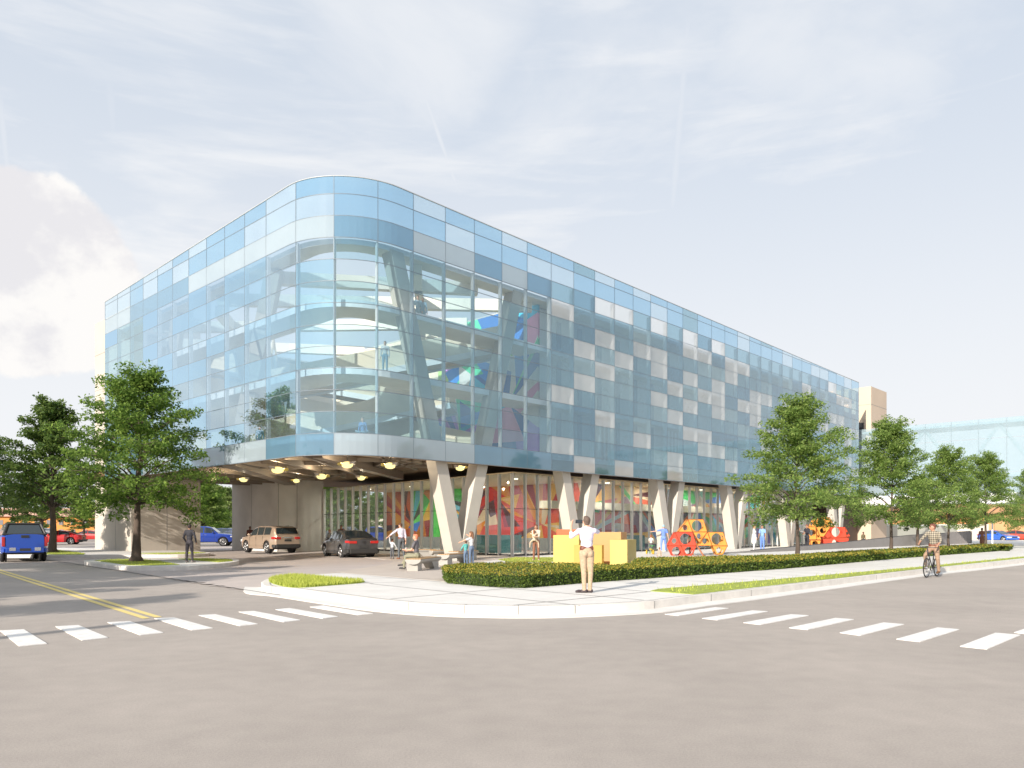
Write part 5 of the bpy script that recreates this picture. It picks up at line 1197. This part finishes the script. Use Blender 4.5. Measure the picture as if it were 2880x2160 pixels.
def carw(label,kind,px,py,head,col,wheel='rl',**k):
    """place by the ground contact of one wheel (rl = rear left, rr, fl, fr) or by centre 'c'"""
    S=SPEC[kind]; z=k.pop('z',0); p=G(px,py,z); h=Vector((*head,0)).normalized(); lf=Vector((-h.y,h.x,0))
    if wheel!='c':
        xx=(S['L']/2-(S['fo']+S['wb'])) if wheel[0]=='r' else (S['L']/2-S['fo'])
        p=p-h*xx-lf*((1 if wheel[1]=='l' else -1)*(S['W']/2-.12))
    return car(label,kind,p,head,col,**k)
BLUE=(.012,.05,.34); 
zl=lane_z(*G(752,1559,.1).xy)
carw('champagne gold SUV stopped under the building, seen from behind','suv',752.6,1559.4-3,(-.69,.72),(.56,.43,.33),z=.1,metal=.55,name='suv')
carw('dark grey sedan pulling through under the soffit','sedan',961.7,1573-2,(-.50,.865),(.085,.088,.095),z=.1,metal=.5,name='sedan')
car('bright blue pickup with a black framed cap at the left edge','capped',AT(57,39.6,0),(-.60,.80),(.015,.085,.50),cat='pickup truck',name='pickup_truck')
carw('red muscle car parked behind the left tree','coupe',199,1531.3,(-.97,-.22),(.55,.02,.025),'rl',metal=.1)
carw('bright blue pickup parked beyond the gap, nose to the right','pickup',628,1536,(.985,.17),BLUE,'fr',cat='pickup truck',name='pickup_truck')
PG='cars in the parking lots'
for (l,kd,px,py,hd_,c) in (('dark blue SUV behind the nose of the blue pickup in the gap','suv',655,1528,(.9,-.4),(.03,.05,.12)),
  ('navy hatch half hidden by the concrete pier in the gap','sedan',664,1533,(.75,-.6),(.05,.07,.16)),
  ('black SUV behind the red muscle car','suv',130,1522,(.95,-.2),(.03,.035,.045)),
  ('white sedan between the blue pickup and the red muscle car','sedan',112,1525,(-.98,-.1),(.6,.6,.62)),
  ('blue car seen through the cap window of the nearest pickup','sedan',68,1524,(.98,.1),(.03,.12,.55)),
  ('red car at the corner of the end wall','sedan',262,1521,(.99,.1),(.5,.03,.03)),
  ('blue pickup seen through the lobby glass beside the mural','pickup',1056,1530,(.95,.2),BLUE),
  ('grey pickup seen through the lobby glass behind the sedan','pickup',985,1528,(.95,.1),(.12,.14,.17)),
  ('dark car behind the lobby glass next to the pier','sedan',930,1532,(.8,-.5),(.04,.05,.07)),
  ('blue pickup beyond the end of the ramp wall','pickup',2762,1521,(-.97,.15),BLUE),
  ('bright blue sedan right of the white post','sedan',2806,1523,(.3,-.95),(.03,.14,.60)),
  ('orange red sedan cut off by the right edge','sedan',2862,1522,(.93,-.35),(.50,.06,.03)),
  ('black SUV behind the red sedan at the right edge','suv',2842,1512,(.96,-.1),(.03,.03,.04)),
  ('blue car whose roof shows over the ramp wall','suv',2578,1520,(-.97,.2),(.03,.12,.55)),
  ('dark SUV whose roof shows over the ramp wall behind the hedge tree','suv',2533,1520,(-.97,.2),(.04,.05,.06))):
    carw(l,kd,px,py,hd_,c,'c',metal=.2,group=PG,name={'pickup':'pickup_truck','suv':'suv'}.get(kd,'parked_car'),cat='pickup truck' if kd=='pickup' else 'car')
# ================================================================ bicycle
fw=G(2602,1625.3); rwh=G(2638.5,1620.5); hd=(fw-rwh); hd.z=0; hd.normalize(); mid=(fw+rwh)/2; yaw=math.atan2(-hd.x,hd.y)
bk=thing('bicycle','black bicycle under the man in the checked shirt','bicycle',mid,yaw); r_=.33; wbh=.52
for y in (wbh,-wbh):
    m=MB(); m.torus((0,y,r_),(1,0,0),r_-.02,.019,40,8); w=m.build('wheel',M_TYRE,bk,True)
    m=MB(); m.torus((0,y,r_),(1,0,0),r_-.045,.011,36,6); m.build('rim',M_RIM,w,True)
    m=MB()
    for k in range(14):
        a=2*PI*k/14; m.tube([(0,y,r_),(0,y+math.cos(a)*(r_-.045),r_+math.sin(a)*(r_-.045))],.003,4)
    m.tube([(-.05,y,r_),(.05,y,r_)],.025,8); m.build('spokes',M_RIM,w)
ML=mat('bike_frame',(.03,.03,.035),.3,coat=.6); m=MB(); bb_=(0,-.08,.29); hdt=(0,.40,.86); sd_=(0,-.20,.84)
for a,c,rr_ in ((bb_,hdt,.02),(bb_,sd_,.018),((0,-.19,.80),(0,.385,.80),.018),((0,.38,.74),(0,.42,.93),.022)): m.tube([a,c],rr_,8)
for sx in (-.05,.05): m.tube([(sx,.40,.74),(sx,wbh,r_)],.013,6); m.tube([(sx*.4,-.08,.29),(sx,-wbh,r_)],.011,6); m.tube([(sx*.4,-.19,.79),(sx,-wbh,r_)],.01,6)
m.tube([sd_,(0,-.225,.94)],.014,8); m.build('frame',ML,bk,True)
m=MB(); m.tube([(0,.42,.93),(0,.43,1.0)],.015,8); m.tube([(-.31,.36,1.0),(-.2,.43,1.01),(0,.44,1.0),(.2,.43,1.01),(.31,.36,1.0)],.012,8); m.build('handlebar',ML,bk,True)
m=MB(); m.ell((0,-.25,.955),(.07,.13,.025),12,8); m.build('saddle',M_TRIM,bk,True)
m=MB(); m.torus((.03,-.08,.29),(1,0,0),.09,.008,24,5); m.tube([(.05,-.08,.29),(.06,.05,.18)],.012,6); m.box((.12,.05,.17),(.1,.09,.02)); m.tube([(-.05,-.08,.29),(-.06,-.21,.40)],.012,6); m.box((-.12,-.21,.41),(.1,.09,.02)); m.build('crank',M_TRIM,bk)
BIKE=(mid,yaw)
# ================================================================ tricycle, phone, cup, papers
tr_=thing('tricycle','small green tricycle with yellow wheels under the child in white','tricycle',G(1831,1559,KT),R(-25)); MY=mat('yellow_plastic',(.75,.50,.04),.4); MG=mat('green_plastic',(.06,.35,.12),.4)
for x,y,r2 in ((0,.3,.16),(-.2,-.2,.13),(.2,-.2,.13)):
    m=MB(); m.torus((x,y,r2),(1,0,0),r2-.035,.032,20,6); m.tube([(x-.015,y,r2),(x+.015,y,r2)],r2-.05,12); m.build('wheel',MY,tr_,True)
m=MB(); m.tube([(0,.3,.17),(0,.22,.5)],.018,6); m.tube([(-.18,.2,.5),(.18,.2,.5)],.014,6); m.tube([(0,.24,.4),(0,-.18,.24)],.02,6); m.tube([(-.2,-.2,.13),(.2,-.2,.13)],.014,6); m.build('frame',MG,tr_,True)
m=MB(); m.ell((0,-.1,.3),(.1,.12,.03)); m.build('saddle',MY,tr_,True)
# ================================================================ people (pos, yaw from world facing direction)
def yw(dx,dy): return math.atan2(-dx,dy)
def pp(px,py,z=KT): return G(px,py,z)
NAVY=(.025,.025,.035)
M1,e1=person('man in a lilac shirt and khaki trousers photographing the building',pp(1650,1667),yw(-.2,1),1.80,(.66,.62,.76),(.46,.34,.23),(.13,.09,.07),'l',(.05,.035,.04),sleeve='rolled',
   arms=[((-.36,.72,-.42),(.02,.10,1),(.25,.1,.95)),((.50,.74,-.08),(-.72,.42,.50),(-.35,.2,.9))],lg=[((.05,.03,-1),(.02,-.03,-1),(-.85,.35,0)),((.01,.0,-1),(-.03,-.01,-1),(-.8,.5,0))],vox=.0105,belt=True,look=(0,1,.18),collar=True)
ph=thing('phone','dark camera phone held up by the man in the lilac shirt','phone',tuple(Vector(M1.location)+Matrix.Rotation(M1.rotation_euler.z,3,'Z')@((e1[0]+e1[1])/2+Vector((0,.03,.02)))),yw(.02,1)); m=MB(); m.box((0,0,0),(.17,.012,.085)); m.build('case',M_TRIM,ph,bevel=.004); m=MB(); m.box((0,-.008,0),(.155,.003,.072)); m.build('screen',mat('screen',(.03,.04,.05),.1),ph)
person('man in a dark suit standing on the kerbed island',pp(533,1582),yw(.12,1),1.72,NAVY,(.045,.04,.05),(.03,.02,.02),'m',(.35,.3,.28),
   arms=[((-.36,-.05,-1),(.15,.55,-.75)),((.36,-.05,-1),(-.15,.55,-.75))],lg=[((-.1,.0,-1),(-.03,-.02,-1)),((.1,.0,-1),(.04,-.02,-1))],vox=.014,look=(-.3,1,0))
person('man in pale shirt and jeans holding a small child\'s hand',pp(1129,1572.5),yw(-.45,.9),1.80,(.60,.58,.70),(.10,.115,.13),(.10,.05,.03),'l',(.25,.09,.04),
   arms=[((-.75,.35,-.62),(-.72,.38,-.66)),((.16,-.15,-1),(.0,-.1,-1))],lg=[((-.07,.06,-1),(-.04,-.06,-1)),((.05,.03,-1),(.05,-.12,-1))],lean=(-.05,.04,1),vox=.013,look=(-.6,1,-.25),belt=True,sleeve='rolled')
person('toddler in a white shirt reaching up to the man\'s hand',pp(1103,1572),yw(.2,.95),.98,(.60,.62,.66),(.10,.11,.13),(.12,.05,.03),'l',(.08,.06,.06),
   arms=[((-.3,.1,.9),(-.1,.15,1)),((.5,.1,-.8),(.3,.2,-.9))],vox=.011,child=True,look=(.4,1,.1))
# seated woman with paper cup
bw=AT(1172,27.15,KT+.02)
M4,e4=person('woman with orange red hair sitting on the nearest bench with a paper cup',bw,yw(-.97,.25),1.66,(.12,.115,.13),(.25,.245,.17),(.58,.19,.10),'l',(.03,.03,.03),sleeve='short',hipz=.50,fem=True,seat=True,
   arms=[((-.1,.42,-1),(.1,1,.02)),((.1,.25,-1),(-.15,1,-.1))],lg=[((-.12,1,-.06),(-.0,.12,-1),(-.1,1,0)),((.10,1,.10),(-.25,.45,-.9),(-.1,1,-.1))],lean=(0,.06,1),vox=.012,look=(-.1,1,0))
cupw=Vector(M4.location)+Matrix.Rotation(M4.rotation_euler.z,3,'Z')@(e4[1]+Vector((0,.05,.03)))
cu=thing('paper_cup','white paper cup with red sleeve held by the seated woman','cup',tuple(cupw)); m=MB(); m.tube([(0,0,-.05),(0,0,.06)],[.028,.037],14); m.build('cup_wall',mat('cup_red',(.55,.18,.16),.6),cu); m=MB(); m.tube([(0,0,.06),(0,0,.075)],[.039,.035],14); m.build('lid',M_WHITE,cu)
person('girl with long hair pointing up beside the V column foot',pp(1326,1588),yw(-.75,.6),1.36,(.55,.55,.56),(.12,.17,.26),(.17,.08,.04),'l',(.2,.2,.22),sleeve='short',fem=True,child=True,
   arms=[((-.35,.85,-.3),(-.3,.9,-.4)),((.3,.9,.25),(.2,.9,.35))],long_hair=True,vox=.011,look=(-.3,1,.1))
person('smaller child in a teal shirt hugged by the pointing girl',pp(1310,1588),yw(-.6,.7),1.02,(.10,.42,.40),(.12,.18,.28),(.09,.045,.03),'m',(.2,.2,.22),sleeve='long',child=True,
   arms=[((-.3,.5,-.8),(.2,.6,-.6)),((.3,.5,-.8),(-.1,.6,-.6))],vox=.011,look=(.2,1,.3))
# woman carrying a child
Wm,_=person('woman in brown trousers carrying a child on her hip',pp(1508,1576.5),yw(-.15,-.99),1.72,(.62,.52,.42),(.25,.11,.07),(.16,.06,.03),'m',(.45,.36,.28),sleeve='long',fem=True,
   arms=[((.05,.35,-.9),(.55,.85,.05)),((-.05,.35,-.9),(-.6,.8,.05))],vox=.012,long_hair=True,look=(.1,1,0),lg=[((-.06,0,-1),(-.02,-.02,-1)),((.06,0,-1),(.02,-.02,-1))])
cp=Vector(Wm.location)+Matrix.Rotation(Wm.rotation_euler.z,3,'Z')@Vector((.07,.20,.80)); 
person('small child in cream clothes carried by the woman in brown trousers',tuple(cp),yw(.1,.99),.92,(.62,.50,.38),(.60,.48,.36),(.26,.11,.05),'l',(.5,.4,.3),hipz=.17,child=True,seat=True,
   arms=[((-.5,.6,.1),(.2,.9,.2)),((.5,.6,.1),(-.2,.9,.2))],lg=[((-.7,.5,-.6),(-.1,.1,-1)),((.7,.5,-.6),(.1,.1,-1))],vox=.011,long_hair=True,look=(.2,1,0))
person('surgeon in blue scrubs and cap walking toward the lobby',pp(1866,1552.5),yw(.25,.97),1.78,(.14,.24,.62),(.16,.27,.66),skin='l',shoe=(.5,.5,.55),sleeve='short',cap=(.30,.52,.62),
   arms=[((-.95,.1,-.25),(-.95,.15,-.1)),((.3,-.1,-1),(.2,.1,-1))],lg=[((-.12,-.25,-1),(.05,-.15,-1)),((.1,.22,-1),(.0,-.12,-1))],vox=.013)
person('child in white shirt riding the small tricycle',pp(1831,1557.5),yw(.35,.95),1.12,(.62,.60,.56),(.10,.10,.11),(.35,.12,.05),'l',(.1,.1,.1),sleeve='short',child=True,arms=[((-.2,.5,-.8),(.1,.7,-.5)),((.2,.5,-.8),(-.1,.7,-.5))],vox=.012)
person('toddler with brown hair sitting on the ground near the surgeon',pp(1855,1567),yw(.1,1),.85,(.42,.33,.26),(.45,.38,.32),(.22,.09,.04),'l',(.3,.25,.2),hipz=.10,seat=True,child=True,lg=[((-.3,1,.1),(0,1,-.2)),((.3,1,.1),(0,1,-.2))],vox=.012)
person('boy in a dark green tee shirt in front of the red climbing frame',pp(1945,1562),yw(-.3,-.95),1.33,(.12,.115,.06),(.05,.05,.04),(.20,.08,.04),'m',(.4,.2,.12),sleeve='short',legs='short',child=True,arms=[((-.4,.0,-1),(-.1,.25,-1)),((.4,0,-1),(.15,.2,-1))],lg=[((-.1,.2,-1),(-.02,-.1,-1)),((.1,-.12,-1),(.1,-.35,-1))],vox=.012)
person('doctor in a long white coat facing the man in blue scrubs',pp(2121,1549.4),yw(.9,-.35),1.76,(.70,.70,.70),(.62,.62,.62),(.33,.11,.05),'l',(.5,.5,.5),fem=True,coat=-.17,vox=.014,arms=[((-.12,.1,-1),(0,.4,-.9)),((.12,.1,-1),(0,.4,-.9))])
person('man in light blue scrubs talking with the doctor in the white coat',pp(2144,1549),yw(-.75,-.6),1.78,(.22,.38,.68),(.14,.26,.62),(.06,.03,.03),'m',(.5,.5,.55),sleeve='short',vox=.014,arms=[((-.2,.0,-1),(-.1,.2,-1)),((.2,.0,-1),(.0,.35,-1))])
M13,e13=person('man in a dark suit reading papers beside the tree trunk',AT(2270,52.5,KT),yw(-.85,-.4),1.84,(.03,.03,.035),(.03,.03,.035),(.16,.06,.04),'m',vox=.015,arms=[((-.15,.35,-1),(.2,.95,.25)),((.15,.35,-1),(-.2,.95,.25))],look=(0,1,-.3))
pa=thing('papers','white papers in the hands of the man in the dark suit','papers',tuple(Vector(M13.location)+Matrix.Rotation(M13.rotation_euler.z,3,'Z')@((e13[0]+e13[1])/2+Vector((0,.08,.03)))),M13.rotation_euler.z); m=MB(); m.box((0,0,0),(.22,.3,.008),0,0,Matrix.Rotation(R(25),3,'X')); m.build('sheets',M_WHITE,pa)
person('woman in dark green beside the man reading papers',AT(2246,51.8,KT),yw(.8,-.5),1.62,(.05,.09,.06),(.04,.05,.05),(.12,.05,.03),'m',fem=True,vox=.015,arms=[((-.15,.2,-1),(.1,.7,.3)),((.15,.2,-1),(-.1,.7,.3))],coat=-.12)
person('child looking out over the ramp wall by the tan tower',AT(2428,62,.15),yw(-.2,-1),1.25,(.12,.10,.05),(.05,.05,.05),(.05,.02,.02),'d',child=True,vox=.015)
person('person standing behind the gold SUV at the pier',AT(703,54,KT),yw(.6,-.8),1.70,(.10,.035,.03),(.03,.03,.03),(.03,.02,.02),'d',vox=.016)
person('person beyond the roof of the dark sedan',AT(960,50,KT),yw(.1,-1),1.76,(.16,.05,.03),(.04,.04,.05),(.10,.03,.02),'m',vox=.016)
person('person in grey bending behind the hood of the dark sedan',AT(920,47.5,KT),yw(.9,-.3),1.5,(.25,.26,.27),(.04,.04,.05),(.3,.1,.06),'m',vox=.016,lean=(0,.4,1))
person('person in a long brown coat beside the last street tree',AT(2762,62,0),yw(.3,1),1.78,(.16,.065,.035),(.14,.06,.035),(.03,.02,.02),'d',coat=-.2,vox=.016)
# cyclist
mid,yaw=BIKE
person('cyclist in a checked shirt looking sideways as he rides',(mid.x,mid.y,0),yaw,1.78,(.36,.32,.25),(.33,.22,.15),(.14,.045,.03),'m',(.14,.07,.03),sleeve='rolled',hipz=1.0,seat=True,
   arms=[((-.28,.35,-.9),(.1,.75,-.5)),((.55,.42,-.75),(-.05,.90,-.42))],lg=[((-.22,.42,-.93),(-.02,-.22,-1),(0,1,-.1)),((.2,.82,-.62),(.0,-.25,-1),(0,1,0))],lean=(0,.12,1),vox=.0115,plaid_=True,look=(.75,.75,0),belt=True,collar=True)
COL_last=[o for o in COL.objects if o.name.startswith('person')][-1]; COL_last.location=(mid.x-hd.x*.2,mid.y-hd.y*.2,0)
# people on the upper floors, in the pale light behind the glass
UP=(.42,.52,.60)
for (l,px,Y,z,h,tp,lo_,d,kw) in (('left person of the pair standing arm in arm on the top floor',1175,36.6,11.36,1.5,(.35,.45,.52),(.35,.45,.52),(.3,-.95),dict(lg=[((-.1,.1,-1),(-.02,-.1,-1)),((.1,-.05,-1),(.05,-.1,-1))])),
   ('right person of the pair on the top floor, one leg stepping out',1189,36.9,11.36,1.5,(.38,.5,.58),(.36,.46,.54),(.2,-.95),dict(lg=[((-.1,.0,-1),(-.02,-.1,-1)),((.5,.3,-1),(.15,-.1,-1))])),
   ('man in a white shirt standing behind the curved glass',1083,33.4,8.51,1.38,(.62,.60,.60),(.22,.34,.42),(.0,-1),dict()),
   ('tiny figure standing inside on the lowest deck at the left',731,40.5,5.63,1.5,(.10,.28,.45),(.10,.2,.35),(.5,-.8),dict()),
   ):
    person(l,AT(px,Y,z),yw(*d),h,tp,lo_,(.12,.08,.06),'l',vox=.014,**kw)
person('woman in blue sitting on the lowest deck behind the curved glass',AT(1020,32.9,5.66),yw(.1,-1),1.45,(.12,.25,.50),(.25,.35,.45),(.16,.09,.06),'l',hipz=.12,seat=True,fem=True,long_hair=True,lg=[((-.5,.8,.1),(.6,.5,-.2)),((.5,.8,.1),(-.5,.6,-.2))],vox=.013)
person('small figure behind the long right glass wall, above the second V column',AT(1711,46.2,5.66),yw(.1,-1),1.35,(.55,.35,.30),(.4,.35,.35),(.2,.1,.06),'l',vox=.016)
